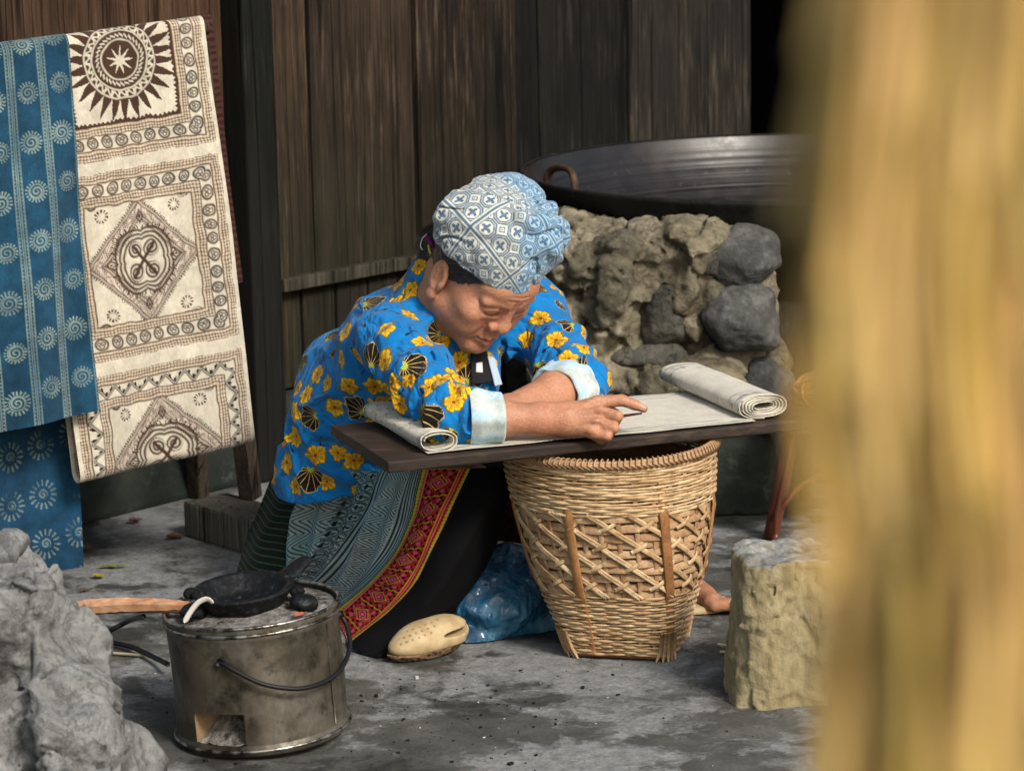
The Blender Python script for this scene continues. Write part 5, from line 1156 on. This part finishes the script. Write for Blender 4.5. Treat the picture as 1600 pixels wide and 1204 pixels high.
pn = unit(_U * .95 + _R * .30); pp = at(800, 318, 4.45)
Sf.warp(lambda P: (-.0065 * (1 - sstep(-.0012, .0012, (P - pp) @ pn.astype(np.float32) + .004 * np.sin(P[..., 0] * 60))) * sstep(-.075, -.055, (P - pp) @ pn.astype(np.float32))).astype(np.float32))
topn = unit(_U * .97 - _R * .06 + _F * -.2).astype(np.float32); Sf.d = -smin(-Sf.d, -((Sf.win(Sf.lo, Sf.lo + Sf.h * Sf.n)[1] - at(785, 271, 4.50).astype(np.float32)) @ topn), .010)
Sf.warp(lambda P: .0035 * fbm(P * 26, 2) + .0016 * fbm(P * 70, 2) + .006 * np.clip(1 - np.abs(fbm(P * np.array([13, 13, 22]) + 2, 2)) / .12, 0, 1) * sstep(.0, .05, np.abs(P[..., 0] - at(775, 380, 4.45)[0]) - .02))
def skeep(P):
    q = hloc(P); return ((50 + .20 * q[..., 0] + 3 * np.sin(q[..., 1] * .05) - q[..., 2]) / 1000.).astype(np.float32)
Sf.keep(skeep)
V, Q = Sf.mesh('scarf'); q_ = hloc(V)
# fret pattern in tangent coordinates of the cloth, metres
sc0 = at(780, 380, 4.52); ax0 = unit(-_F * .85 + _U * .45); bx0 = unit(_R - ax0 * (_R @ ax0)); by0 = np.cross(ax0, bx0); by0 = by0 if by0 @ _U > 0 else -by0
dq = V - sc0; rq = np.linalg.norm(dq, axis=1); an_ = np.arccos(np.clip(dq @ ax0 / rq, -1, 1)); pr_ = np.hypot(dq @ bx0, dq @ by0) + 1e-9; dist_ = np.minimum(an_ * 92, an_ * 92); u_ = dq @ bx0 / pr_ * dist_; v_ = dq @ by0 / pr_ * dist_
r45 = math.radians(38); U1, V1 = u_ * math.cos(r45) + v_ * math.sin(r45) + 42, -u_ * math.sin(r45) + v_ * math.cos(r45) + 8
def fret(a, b, s):
    """octagon fret with crosses, cell size s (mm) -> darkness mask"""
    A1, B1 = (a / s) % 1 - .5, (b / s) % 1 - .5; aA, aB = np.abs(A1), np.abs(B1); mx, mn = np.maximum(aA, aB), np.minimum(aA, aB); oc = np.maximum(mx, (aA + aB) * .72); wd = np.maximum(.032, .85 / s)
    mk = np.maximum(line(oc - .445, wd, .02), line(oc - .345, wd * .9, .02)); mk = np.maximum(mk, (mx < .25) * (mn < wd * 1.1) * 1.)
    for k, w_ in ((.10, .075), (.19, .075)): mk = np.maximum(mk, (np.abs(mx - k) < wd) * (mn < w_))
    dd = (.5 - aA) + (.5 - aB); mk = np.maximum(mk * (dd > .2), np.maximum(line(dd - .15, wd, .02), dd < .05))
    return np.clip(mk, 0, 1)
mk = fret(U1, V1, 22.5)
pan = 67.5; e1, e2 = np.abs((U1 / pan) % 1 - .5) * pan, np.abs((V1 / pan) % 1 - .5) * pan; eb = np.minimum(pan / 2 - e1, pan / 2 - e2)
mk = np.where(eb < 4.0, np.maximum(line(eb - .2, 1.2, .5), line(eb - 4.0, .8, .5)), mk)
upper = sstep(-.001, .001, (V - pp) @ pn); mk = mk * (1 - upper) + fret(u_, v_ + 6, 23.) * upper
C = np.broadcast_to(np.array((.62, .64, .58), np.float32), V.shape).copy()
dye = sstep(-.05, .35, fbm(V * 9 + 3, 2) + .75 * sstep(-.03, .06, V[:, 0] + (V[:, 2] - .66) * .35) + .02)
C = blend(C, dye * .66, (.20, .40, .58)); ink = np.array((.025, .09, .18), np.float32) * (1 - dye[:, None]) + np.array((.03, .12, .26), np.float32) * dye[:, None]
mkk = (mk * .88)[:, None]; C = C * (1 - mkk) + ink * mkk
me = np_mesh('headscarf', V, Q); set_col(me, C); obj('headscarf', me, weave_mat('batik_headscarf', .85, 0, 500, .3, .15), person)

# ---- jacket
J = Field((-.46, 4.10, .15), (.17, 4.93, .66), .0028)
J.ecap(P0, P1, (.160, .122), (.150, .118), pl_, .04); J.ecap(P1, P2, (.150, .114), (.145, .092), pl_, .06); J.ecap(P2, P3, (.145, .092), (.072, .062), pl_, .05)
J.cone(shR, shL, .050, .054, .05); J.ecap(P0, P0 - ZU * .10 - pf * .015, (.160, .122), (.175, .142), pl_, .03)
J.cone(shR, shR * .35 + elR * .65, .054, .050, .014); J.cone(shR * .4 + elR * .6, elR, .050, .042, .02); cuR = elR + (wrR - elR) * .21; J.cone(elR, cuR + (wrR - elR) * .08, .044, .036, .02)
J.cone(shL, elL, .064, .052, .045); cuL = elL + (wrL - elL) * .16; J.cone(elL, cuL, .050, .043, .02)
J.cone(P3, at(686, 436, 4.55), .064, .050, .03); J.ell(at(730, 588, 4.555), (.056, .058, .075), None, .03); neckc = hp(-16, 0, -66)
def crease(t, sharp=1.6): return (1 - np.abs(np.sin(t))) ** sharp
def folds(P):
    w = fbm(P * 7, 2); w2 = fbm(P * 13 + 5, 2); uR, uL = unit(elR - shR).astype(np.float32), unit(elL - shL).astype(np.float32)
    def at_(c, r): return np.exp(-(np.linalg.norm(P - np.asarray(c, np.float32), axis=-1) / r) ** 2)
    n = .007 * fbm(P * np.array([9, 9, 6]), 2)
    a1 = (P - shR) @ uR; ang = np.arctan2((P - shR) @ unit(np.cross(uR, [0, 0, 1])).astype(np.float32), (P - shR) @ unit(np.cross(uR, np.cross(uR, [0, 0, 1]))).astype(np.float32))
    s1 = at_(shR * .6 + elR * .4, .15) * .013 * crease(a1 * 26 + ang * 1.1 + w * 3.2)
    s2 = at_(elR, .11) * .013 * crease(a1 * 52 + ang * .8 + w * 3 + P[..., 0] * 20)
    dl = (P - P1) @ unit(np.array([.62, -.25, .74])).astype(np.float32); s3 = at_(P0 * .3 + P1 * .7 + np.array([0, -.08, 0]), .22) * .014 * crease(dl * 30 + w * 4 + 1)
    d2 = (P - P0) @ unit(np.array([.75, -.5, -.45])).astype(np.float32); s5 = at_(P0 + np.array([0, -.05, -.03]), .18) * .014 * crease(d2 * 34 + w * 3.5)
    s6 = at_(P2 + np.array([-.03, -.06, .05]), .14) * .010 * crease(((P - P2) @ unit(np.array([.8, -.3, -.5])).astype(np.float32)) * 34 + w * 3)
    aL = (P - shL) @ uL; s4 = at_(shL * .45 + elL * .55, .15) * .013 * crease(aL * 40 + P[..., 0] * 18 + w * 3.2)
    return (n - s1 - s2 - s3 - s4 - s5 - s6 + .005 + .003 * w2).astype(np.float32)
J.warp(folds)
J.sub(lambda P: sd_cone(P, neckc.astype(np.float32), (neckc + hn * .05 + hu * .14).astype(np.float32), .058, .078), neckc - .15, neckc + .2, .008)
def hem(P):
    s = (P - P0) @ pf.astype(np.float32); return (.196 + .05 * np.clip(s, -.1, .2) + .006 * np.sin(P[..., 0] * 40 + P[..., 1] * 30) - P[..., 2]).astype(np.float32)
J.keep(lambda P: np.where(P[..., 1] < 4.42, -1, hem(P)).astype(np.float32))
fR, fL = unit(wrR - elR).astype(np.float32), unit(wrL - elL).astype(np.float32)
J.keep(lambda P: np.where((np.linalg.norm(P - cuR, axis=-1) < .12) & ((P - elR) @ fR > .02), (P - cuR) @ fR - .012, -1.).astype(np.float32))
J.keep(lambda P: np.where((np.linalg.norm(P - cuL, axis=-1) < .09) & ((P - elL) @ fL > -.01), (P - cuL) @ fL - .008, -1.).astype(np.float32))
J.keep(lambda P: np.where(P[..., 1] < 4.5, ZB + .003 - P[..., 2], -1.).astype(np.float32) * np.where(P[..., 0] > -.24, 1, 0) - np.where(P[..., 0] > -.24, 0, 1.).astype(np.float32))
V, Q = J.mesh('jacket'); del J
# printed flowers: each printed flower has its own local coordinates on the cloth
bvh = BVHTree.FromPolygons([Vector(p) for p in V.tolist()], Q.tolist())
YF_ = [(654, 415), (661, 437), (641, 453), (619, 470), (598, 441), (641, 493), (674, 476), (603, 513), (540, 518), (661, 536), (689, 536), (558, 556), (533, 560), (601, 563), (496, 584), (545, 603), (586, 604), (478, 616), (612, 600), (624, 631), (523, 636), (709, 628), (689, 593), (670, 605), (443, 676), (463, 681), (448, 722), (493, 711), (528, 707), (511, 752), (463, 759), (553, 719), (717, 566), (717, 606), (767, 563), (594, 629), (845, 497), (823, 531), (869, 531), (889, 560), (914, 603), (730, 540), (640, 590)]
BF_ = [(581, 473), (520, 525), (579, 559), (644, 576), (486, 652), (559, 637), (659, 648), (486, 745), (735, 586), (677, 523), (844, 579), (898, 574)]
LF_ = [(598, 484), (618, 488), (690, 455), (552, 535), (504, 562), (628, 612), (660, 612), (455, 700), (850, 515), (853, 545), (700, 560), (565, 590), (500, 690), (540, 690), (640, 520), (570, 505)]
rs_ = np.random.RandomState(21); FL = []
def hit(px, py):
    d = ray(px, py); d = d / np.linalg.norm(d); r = bvh.ray_cast(Vector(CAM), Vector(d)); return (np.array(r[0]), np.array(r[1])) if r[0] is not None else None
for lst, ty, R_ in ((YF_, 1, .0192), (BF_, 2, .029), (LF_, 3, .0105)):
    for (px, py) in lst:
        h_ = hit(px, py)
        if h_: FL.append((h_[0], h_[1], ty, R_ * rs_.uniform(.9, 1.12), rs_.uniform(0, 6.28)))
cen = np.array([f_[0] for f_ in FL]); seen = len(FL)
fcn = V[Q].mean(1); nrm = np.cross(V[Q[:, 2]] - V[Q[:, 0]], V[Q[:, 3]] - V[Q[:, 1]]); nrm /= np.linalg.norm(nrm, axis=1)[:, None] + 1e-9
facing = ((CAM - fcn) * nrm).sum(1) > 0
for i in rs_.permutation(len(fcn))[:4000]:
    dmin = np.linalg.norm(np.array([f_[0] for f_ in FL]) - fcn[i], axis=1).min()
    if dmin > (.044 if not facing[i] else .040): FL.append((fcn[i], nrm[i], 1 if rs_.rand() < .75 else 2, .0165 if rs_.rand() < .75 else .022, rs_.uniform(0, 6.28)))
best = np.full(len(Q), 9.); UV = np.full((len(Q), 4, 3), 0, np.float32); UV[..., 0] = 9
for (c, n, ty, R_, an) in FL:
    near = np.where(np.linalg.norm(fcn - c, axis=1) < R_ * 1.5)[0]
    n = unit(n); t1 = unit(np.cross(n, [.2, .1, 1])); t2 = np.cross(n, t1); e1 = t1 * math.cos(an) + t2 * math.sin(an); e2 = -t1 * math.sin(an) + t2 * math.cos(an)
    dd = np.linalg.norm(fcn[near] - c, axis=1) / R_; ok = (dd < best[near]) & ((nrm[near] @ n) > -.1); near = near[ok]; best[near] = dd[ok]
    rel = V[Q[near]] - c; UV[near, :, 0] = rel @ e1 / R_; UV[near, :, 1] = rel @ e2 / R_; UV[near, :, 2] = ty
me = np_mesh('jacket', V, Q)
at_ = me.attributes.new('fuv', 'FLOAT_VECTOR', 'CORNER'); at_.data.foreach_set('vector', UV.reshape(-1))
def m_jacket():
    m = Mat('floral_cotton', .8, .15); v = m.co(); s = m.sep(m.attr('fuv', 'Vector')); u, w, t = s[0], s[1], s[2]; M2 = m.math
    def lt(a, b): return M2('LESS_THAN', a, b)
    def gt(a, b): return M2('GREATER_THAN', a, b)
    r = M2('SQRT', M2('ADD', M2('MULTIPLY', u, u), M2('MULTIPLY', w, w))); a = M2('ARCTAN2', w, u)
    wob = M2('MULTIPLY', M2('SUBTRACT', m.noise(v, 110, 3), .5), .75)
    pet = M2('POWER', M2('ABSOLUTE', M2('COSINE', M2('MULTIPLY', a, 2.5))), .55); Rp = M2('ADD', M2('ADD', M2('MULTIPLY', pet, .36), .60), wob)
    inside = M2('MULTIPLY', lt(r, Rp), lt(M2('ABSOLUTE', M2('SUBTRACT', t, 1)), .5))
    edge = gt(r, M2('MULTIPLY', Rp, .88)); vein = M2('MULTIPLY', lt(M2('ABSOLUTE', M2('SINE', M2('MULTIPLY', a, 2.5))), M2('SUBTRACT', .34, M2('MULTIPLY', r, .24))), gt(r, .2))
    fine = M2('MULTIPLY', lt(M2('ABSOLUTE', M2('SUBTRACT', M2('FRACT', M2('MULTIPLY', a, 2.4)), .5)), .10), M2('MULTIPLY', gt(r, .22), lt(r, .62)))
    ye = m.mix(m.ramp(r, [(.1, 1.), (.75, 0.)]), (.80, .50, .012), (.62, .26, .01)); ye = m.mix(M2('MULTIPLY', fine, .7), ye, (.16, .07, .01)); ye = m.mix(M2('MULTIPLY', vein, .55), ye, (.16, .07, .01)); ye = m.mix(M2('MULTIPLY', edge, .8), ye, (.06, .035, .015)); ye = m.mix(lt(r, .15), ye, (.18, .07, .01))
    blue = m.mix(m.ramp(m.noise(v, 30, 4), [(.3, 0.), (.7, 1.)]), (.002, .150, .43), (.004, .19, .53)); c = m.mix(inside, blue, ye)
    w2 = M2('ADD', w, .45); r2 = M2('SQRT', M2('ADD', M2('MULTIPLY', u, u), M2('MULTIPLY', w2, w2))); a2 = M2('ARCTAN2', u, w2)
    sc = M2('ABSOLUTE', M2('COSINE', M2('MULTIPLY', a2, 3.2))); R2 = M2('ADD', M2('ADD', M2('MULTIPLY', sc, .16), M2('MULTIPLY', M2('COSINE', a2), .72)), M2('ADD', .42, M2('MULTIPLY', wob, .6)))
    in2 = M2('MULTIPLY', lt(r2, R2), lt(M2('ABSOLUTE', M2('SUBTRACT', t, 2)), .5))
    ray2 = M2('MULTIPLY', lt(M2('ABSOLUTE', M2('SUBTRACT', M2('FRACT', M2('MULTIPLY', a2, 2.6)), .5)), M2('DIVIDE', .045, M2('MAXIMUM', r2, .12))), 1.0)
    ed2 = gt(r2, M2('MULTIPLY', R2, .945)); bl = m.mix(M2('MAXIMUM', ray2, ed2), (.010, .008, .008), (.52, .36, .10)); bl = m.mix(lt(r2, .2), bl, (.35, .42, .05)); c = m.mix(in2, c, bl)
    lf1 = lt(M2('ADD', M2('MULTIPLY', M2('MULTIPLY', M2('SUBTRACT', u, .4), M2('SUBTRACT', u, .4)), 3.2), M2('MULTIPLY', M2('MULTIPLY', w, w), 14)), .62)
    st = M2('MULTIPLY', lt(M2('ABSOLUTE', M2('SUBTRACT', w, M2('MULTIPLY', M2('MULTIPLY', u, u), .5))), .09), lt(u, 0.)); st = M2('MULTIPLY', st, gt(u, -1.3))
    in3 = M2('MULTIPLY', M2('MAXIMUM', lf1, st), lt(M2('ABSOLUTE', M2('SUBTRACT', t, 3)), .5)); c = m.mix(in3, c, (.008, .012, .03))
    m.color(c); m.set('Sheen Weight', .1)
    cre = M2('ABSOLUTE', M2('SUBTRACT', m.noise(m.scale(v, (1, 1, .7), rot=(.3, .4, .2)), 11, 3, .5, 1.2), .5)); cre = m.ramp(cre, [(0., 0.), (.10, .75), (.3, 1.)])
    nb = m.bump(cre, .55, .022); m.bump(M2('ADD', M2('MULTIPLY', m.noise(v, 500, 2), .35), m.noise(m.scale(v, (1, 1, .6)), 34, 4, .6)), .35, .006, nb); return m.m
obj('jacket', me, m_jacket(), person)
# turned-back pale cuffs
def cuff(c, d, r0, r1, w, seed):
    d = unit(d); s = unit(np.cross(d, [0, .3, 1])); q = np.cross(d, s); n = 72
    prof = [(-.5, r0 + .001), (-.5, r0 + .006), (-.2, r0 + .0075), (.2, r1 + .0075), (.5, r1 + .007), (.56, r1 + .003), (.5, r1 - .001), (.1, r1 - .003), (-.3, r0 - .004)]
    prof = np.array(prof); tq = np.linspace(0, len(prof) - 1, 40); prof = np.stack([np.interp(tq, np.arange(len(prof)), prof[:, k]) for k in (0, 1)], 1)
    a = np.linspace(0, 2 * math.pi, n, endpoint=False); V = []
    for i, t in enumerate(a):
        wv = .0026 * math.sin(2 * t + seed) + .0014 * math.sin(5 * t + 1) + .0008 * math.sin(9 * t)
        for (h_, r) in prof: V.append(c + d * (h_ * w + .005 * math.sin(t + seed)) + (s * math.cos(t) + q * math.sin(t)) * (r + wv))
    V = np.array(V); C = np.broadcast_to(np.array((.42, .60, .72), np.float32), V.shape).copy()
    pat = fbm(V * 38 + seed, 2); C = blend(C, sstep(.16, .22, pat) * .42, (.60, .52, .30)); C = blend(C, line(pat - .16, .02, .01), (.62, .68, .70)); C = blend(C, line(fbm(V * 60 + 9, 2) - .1, .03, .02) * sstep(.0, .2, fbm(V * 25 + 2, 2)), (.68, .72, .74))
    me = np_mesh('cuff', V, grid_faces(n, len(prof), True)); set_col(me, C); md = obj('cuff', me, M_CLOTH, person); sm = md.modifiers.new('s', 'SUBSURF'); sm.levels = sm.render_levels = 2
cuff(cuR + fR * .013 + ZU * .002, fR, .0385, .0330, .050, 1); cuff(cuL + fL * .008, fL, .0415, .037, .046, 2)
# dark placket with white appliqué and pale collar edge showing at the open front
def stick(rows, mat, name, off=.004, col=None, nu=12, nv=24):
    G = []
    for r in rows:
        L_ = []
        for n_, (px, py) in enumerate(r):
            if n_ == 2: L_.append(L_[1] + (L_[1] - L_[0])); continue
            h_ = hit(px, py); p = h_[0] + h_[1] * off if h_ else at(px, py, 4.5); L_.append(p)
        G.append(L_)
    S_ = loft([np.array(g) for g in G], nu, nv); me = np_mesh(name, S_.reshape(-1, 3), grid_faces(nu, nv)); o = obj(name, me, mat, person); md = o.modifiers.new('t', 'SOLIDIFY'); md.thickness = .003; return o
M_BLK = Mat('black_cotton', .85, .2).color((.012, .012, .014)).m
stick([[(733, 548), (735, 575), (738, 606)], [(746, 549), (749, 575), (753, 610)], [(757, 552), (762, 575), (766, 612)]], M_BLK, 'placket')
stick([[(741, 570), (742, 584)], [(749, 569), (750, 583)]], Mat('white_applique', .8, .2).color((.7, .7, .7)).m, 'applique', .0075, nu=4, nv=4)
stick([[(756, 560), (761, 582), (768, 604)], [(765, 562), (771, 582), (778, 602)]], Mat('pale_edging', .8, .2).color((.42, .52, .62)).m, 'collar_edge', .008)

# ---- skirt
g_ = lambda px, py: gp(px, py, .004)
rows = [pts((500, 735, 4.64), (470, 790, 4.69), (452, 850, 4.70), (440, 900, 4.715)) + [g_(436, 938)],
        pts((600, 735, 4.53), (560, 820, 4.58), (525, 880, 4.63), (490, 922, 4.66)) + [g_(462, 952)],
        pts((657, 733, 4.47), (634, 820, 4.465), (602, 885, 4.5), (562, 930, 4.55)) + [g_(520, 965)],
        pts((734, 731, 4.43), (692, 820, 4.39), (650, 900, 4.40), (602, 958, 4.42)) + [g_(548, 1008)],
        pts((790, 728, 4.42), (750, 830, 4.385), (703, 920, 4.375), (646, 985, 4.37)) + [g_(588, 1026)],
        pts((800, 728, 4.47), (768, 850, 4.47), (722, 940, 4.47), (668, 990, 4.45)) + [g_(610, 1010)]]
nu, nv = 460, 300; S_ = loft(rows, nu, nv); un = np.linspace(0, 5, nu)[:, None] * np.ones((1, nv)); dv = np.linalg.norm(np.diff(S_, axis=1), axis=2); vm = np.concatenate([np.zeros((nu, 1)), np.cumsum(dv, 1)], 1)
gu = np.gradient(S_, axis=0); gv = np.gradient(S_, axis=1); N_ = np.cross(gu, gv); N_ /= np.linalg.norm(N_, axis=2)[..., None] + 1e-9
if N_[nu // 2, nv // 2, 1] > 0: N_ = -N_
vt = vm / vm[:, -1:]
pleat = .009 * np.sin(un * 15 + 2.2 * np.sin(vt * 3 + 1)) * sstep(2.1, 1.2, un) * sstep(0, .25, vt) + .005 * np.sin(un * 5.2 + vt * 4) * sstep(0, .3, vt) + .006 * fbm(np.stack([un * 1.6, vt * 3, un * 0], -1), 3)
S_ = S_ + N_ * pleat[..., None]; S_[..., 2] = np.maximum(S_[..., 2], .003)
um = np.interp(un, [0, 1, 2, 3, 4, 5], [0, .085, .155, .225, .285, .33])      # metres across
TEAL, INK = (.36, .45, .46), (.012, .017, .022)
C = np.broadcast_to(np.array(TEAL, np.float32), S_.shape).copy(); C *= (1 + .4 * fbm(np.stack([um * 22, vm * 16, um * 0], -1), 3))[..., None]
C = blend(C, sstep(.0, .4, fbm(np.stack([um * 12, vm * 9, um * 0 + 4], -1), 2) + .2) * .5, (.24, .47, .55))
e = .155 - um; A1 = .0007
def trm(t, p): return np.abs(((t / p) % 1) - .5) * 2
zone1 = (e > .022) & (e < .062); ph = (e - trm(vm, .036) * .016); C = blend(C, zone1 * line((ph / .0052) % 1 - .5, .19, .12), INK)
for q0 in (.002, .006, .011, .015, .019, .064, .069, .074): C = blend(C, line(e - q0, .0011, A1), INK)
zone2 = (e > .076); fr = fret(vm * 1000, e * 1000, 24.); C = blend(C, zone2 * (e < .112) * fr, INK)
z3 = (e >= .112); C = blend(C, z3 * line(((e + trm(vm, .05) * .02 + .003 * fbm(np.stack([um * 40, vm * 30, um * 0], -1), 2)) / .0065) % 1 - .5, .17, .12), INK)
C = blend(C, (trm(vm * .9 + e * .8, .012) > .62) * zone2 * (e < .112) * .4, INK)
# embroidered red band
w = (un - 2) ; rb_ = (w >= 0) & (w < 1); RED = (.46, .022, .018)
C[rb_] = RED
def lw(pos, wid, col, Cc): return blend(Cc, (np.abs(w - pos) < wid) * rb_, col)
C = lw(.02, .025, (.010, .010, .012), C); C = blend(C, rb_ * (np.abs(w - .06) < .028 + .016 * (trm(vm, .006) > .5)), (.50, .46, .03)); C = lw(.12, .016, (.50, .10, .12), C); C = lw(.155, .012, (.55, .30, .20), C)
C = lw(.80, .014, (.55, .30, .04), C); C = lw(.86, .014, (.55, .22, .20), C); C = lw(.90, .012, (.30, .01, .012), C); C = blend(C, rb_ * (np.abs(w - .965) < .02 + .018 * (trm(vm, .006) > .5)), (.42, .42, .03))
ctr = rb_ & (w > .18) & (w < .77); wl_ = (w - .475) / .295; cell = (vm / .047) % 1 - .5; bar = np.abs(cell + .10 * wl_ + .05 * np.sin(wl_ * 3)) ; C = blend(C, ctr * (np.abs(np.abs(cell) - .5) < .035), (.58, .30, .03))
cc = (cell * 47, wl_ * 21); r1 = np.abs(cc[0]) + np.abs(cc[1]); bk = ctr * (np.sin(cc[0] * .55) * np.sin(cc[1] * .55) > .08); C = blend(C, bk, (.022, .010, .010))
C = blend(C, ctr * (r1 < 9) * (r1 > 5.5), (.60, .10, .17)); C = blend(C, ctr * (r1 < 3), (.62, .20, .25)); C = blend(C, ctr * (np.abs(r1 - 13) < 1.1), (.58, .34, .03)); C = blend(C, ctr * (np.abs(r1 - 17.5) < 1.0) * (np.abs(cc[1]) > 7), (.60, .12, .17)); C = blend(C, ctr * (np.hypot(np.abs(cc[0]) - 15, np.abs(cc[1]) - 11) < 3.4), (.58, .10, .15))
C[un >= 3] = (.0045, .0045, .0055)
me = np_mesh('skirt', S_.reshape(-1, 3), grid_faces(nu, nv)); set_col(me, C.reshape(-1, 3)); obj('skirt', me, weave_mat('batik_skirt', .9, 0, 460, .3, .15, .0), person)
# black back panel with fine green stripes
rows = [pts((428, 735, 4.80), (402, 800, 4.80), (382, 850, 4.79)) + [g_(358, 935)], pts((450, 745, 4.73), (432, 800, 4.735), (408, 850, 4.735)) + [g_(395, 940)], pts((490, 745, 4.68), (465, 800, 4.70), (446, 860, 4.71)) + [g_(436, 940)], pts((530, 745, 4.72), (500, 800, 4.74), (480, 860, 4.74)) + [g_(470, 935)]]
nu, nv = 120, 170; S_ = loft(rows, nu, nv); un = np.linspace(0, 1, nu)[:, None] * np.ones((1, nv)); dv = np.linalg.norm(np.diff(S_, axis=1), axis=2); vm = np.concatenate([np.zeros((nu, 1)), np.cumsum(dv, 1)], 1)
S_[..., 1] += .004 * np.sin(un * 14 + vm * 10)
C = np.broadcast_to(np.array((.010, .014, .011), np.float32), S_.shape).copy(); C = blend(C, line(((vm - un * .045) / .0125) % 1 - .5, .06, .05), (.035, .11, .07))
me = np_mesh('back_panel', S_.reshape(-1, 3), grid_faces(nu, nv)); set_col(me, C.reshape(-1, 3)); obj('back_apron', me, weave_mat('striped_black_cotton', .9, 0, 460, .3, .1, .05), person)
# dark underskirt over the far leg
K = Field((-.36, 4.40, -.004), (.28, 4.95, .33), .004)
K.cone(P0 + pl_ * .05, knL + np.array([0, 0, .0]), .10, .068, .05); K.cone(knL, anL + np.array([-.05, 0, .03]), .066, .045, .04); K.cone(P0 + np.array([.02, .05, 0]), P0 + np.array([.02, .05, -.13]), .09, .09, .05); K.cone(P0 - pl_ * .0, knR + np.array([-.02, .04, -.01]), .075, .05, .05); K.cone(knR + np.array([0, .03, -.03]), anR + np.array([0, .03, .03]), .05, .04, .05)
K.warp(lambda P: .010 * fbm(P * 11, 3)); K.keep(lambda P: .003 - P[..., 2])
V, Q = K.mesh('under'); C = np.broadcast_to(np.array((.010, .010, .011), np.float32), V.shape).copy(); tt = (V - knL) @ unit(anL - knL); C = blend(C, sstep(-.10, -.08, V[:, 0] - .06) * sstep(.05, .04, np.abs(V[:, 2] - .12)) * (np.sin(V[:, 0] * 300) * np.sin(V[:, 2] * 300) > 0) * .7, (.12, .02, .02))
me = np_mesh('underskirt', V, Q); set_col(me, C); obj('underskirt', me, weave_mat('dark_cotton', .9, 0, 460, .3, .1, .05), person)
# ---- plastic clogs
m = Mat('cream_foam_rubber', .6, .35); v = m.co(); m.color(m.ramp(m.noise(v, 45, 5), [(.3, (.36, .26, .13)), (.7, (.56, .44, .26))])); m.bump(m.noise(v, 90, 4), .3, .002); M_CLOG = m.m
m = Mat('worn_brown_sole', .8, .2); v = m.co(); m.color(m.ramp(m.vor(v, 120), [(.2, (.05, .03, .018)), (.6, (.20, .13, .075))])); m.bump(m.vor(v, 120), .9, .004); M_SOLE = m.m
ct, ch = gp(622, 1010, .024), at(708, 986, 4.40); cax = unit(ch - ct); csd = unit(np.cross(ZU, cax)); cup = np.cross(cax, csd); CM = np.stack([cax, csd, cup]); clen = float(np.linalg.norm(ch - ct))
def cp_(a_, b_, c_): return ct + cax * a_ * clen + csd * b_ + cup * c_
if csd[1] > 0: csd = -csd; CM = np.stack([cax, csd, cup])
G = Field(ct + [-.07, -.09, -.06], ch + [.07, .10, .08], .0017)
G.ell(cp_(.44, 0, -.002), mm(62, 34, 22), CM, .0); G.ell(cp_(.55, 0, .008), mm(42, 27, 19), CM, .03); G.ell(cp_(.95, 0, .003), mm(30, 29, 19), CM, .03)
G.ell(cp_(.90, .026, .009), mm(32, 34, 4.6), CM, .002, True)
G.keep(lambda P: np.maximum(.004 - P[..., 2], -.011 - (P - ct) @ cup.astype(np.float32)))
V, Q = G.mesh('clog'); bv = BVHTree.FromPolygons([Vector(p) for p in V.tolist()], Q.tolist()); holes = []
for k in range(18):
    i, j = k % 6, k // 6; px, py = 626 + i * 9.5 + j * 5, 1006 - i * 3.6 - j * 10; d_ = ray(px, py); d_ /= np.linalg.norm(d_); r_ = bv.ray_cast(Vector(CAM), Vector(d_))
    if r_[0] is not None: holes.append(np.array(r_[0]))
cl = np_mesh('clog', V, Q); C = np.ones((len(V), 3), np.float32)
if holes: C = blend(C, (np.min([np.linalg.norm((V - h_) * [1, 1, 1.3], axis=1) for h_ in holes], 0) < .0022) * .55, (.08, .05, .03))
set_col(cl, C); m = Mat('cream_perforated_rubber', .6, .35); v = m.co(); m.color(m.mix(1., m.attr('col'), m.ramp(m.noise(v, 45, 5), [(.3, (.36, .26, .13)), (.7, (.56, .44, .26))]), 'MULTIPLY'))
clog = obj('clog', cl, m.m, person)
G = Field(ct + [-.07, -.09, -.06], ch + [.07, .10, .08], .0022); G.ell(cp_(.5, 0, -.0), mm(76, 36, 36), CM, 0); G.keep(lambda P: np.maximum(np.maximum(.0015 - P[..., 2], (P - ct) @ cup.astype(np.float32) + .0105), -.028 - (P - ct) @ cup.astype(np.float32))); V, Q = G.mesh('sole'); obj('sole', np_mesh('sole', V, Q), M_SOLE, person)
G = Field(tb + [-.16, -.06, -.04], tb + [.05, .09, .05], .002); G.add(lambda P: np.maximum(sd_ell(P, (tb + np.array([-.055, .022, -.016])).astype(np.float32), (.085, .038, .02)), np.abs(P[..., 2] - .008) - .006), G.lo, G.lo + G.h * G.n, 0); V, Q = G.mesh('flat'); obj('sandal_sole', np_mesh('sandal_sole', V, Q), M_CLOG, person)
# ---- wax pen in the hand
V, Fc = tube(np.array([at(935, 656, 4.285), at(970, 650, 4.272), at(1003, 645.5, 4.268)]), [.0022, .0026, .0014], 8); o = obj('wax_pen', np_mesh('pen', V, Fc), M_RED, base=at(970, 650, 4.272)); tag(o, 'thin dark drawing stick held under the pointing finger', 'pen')
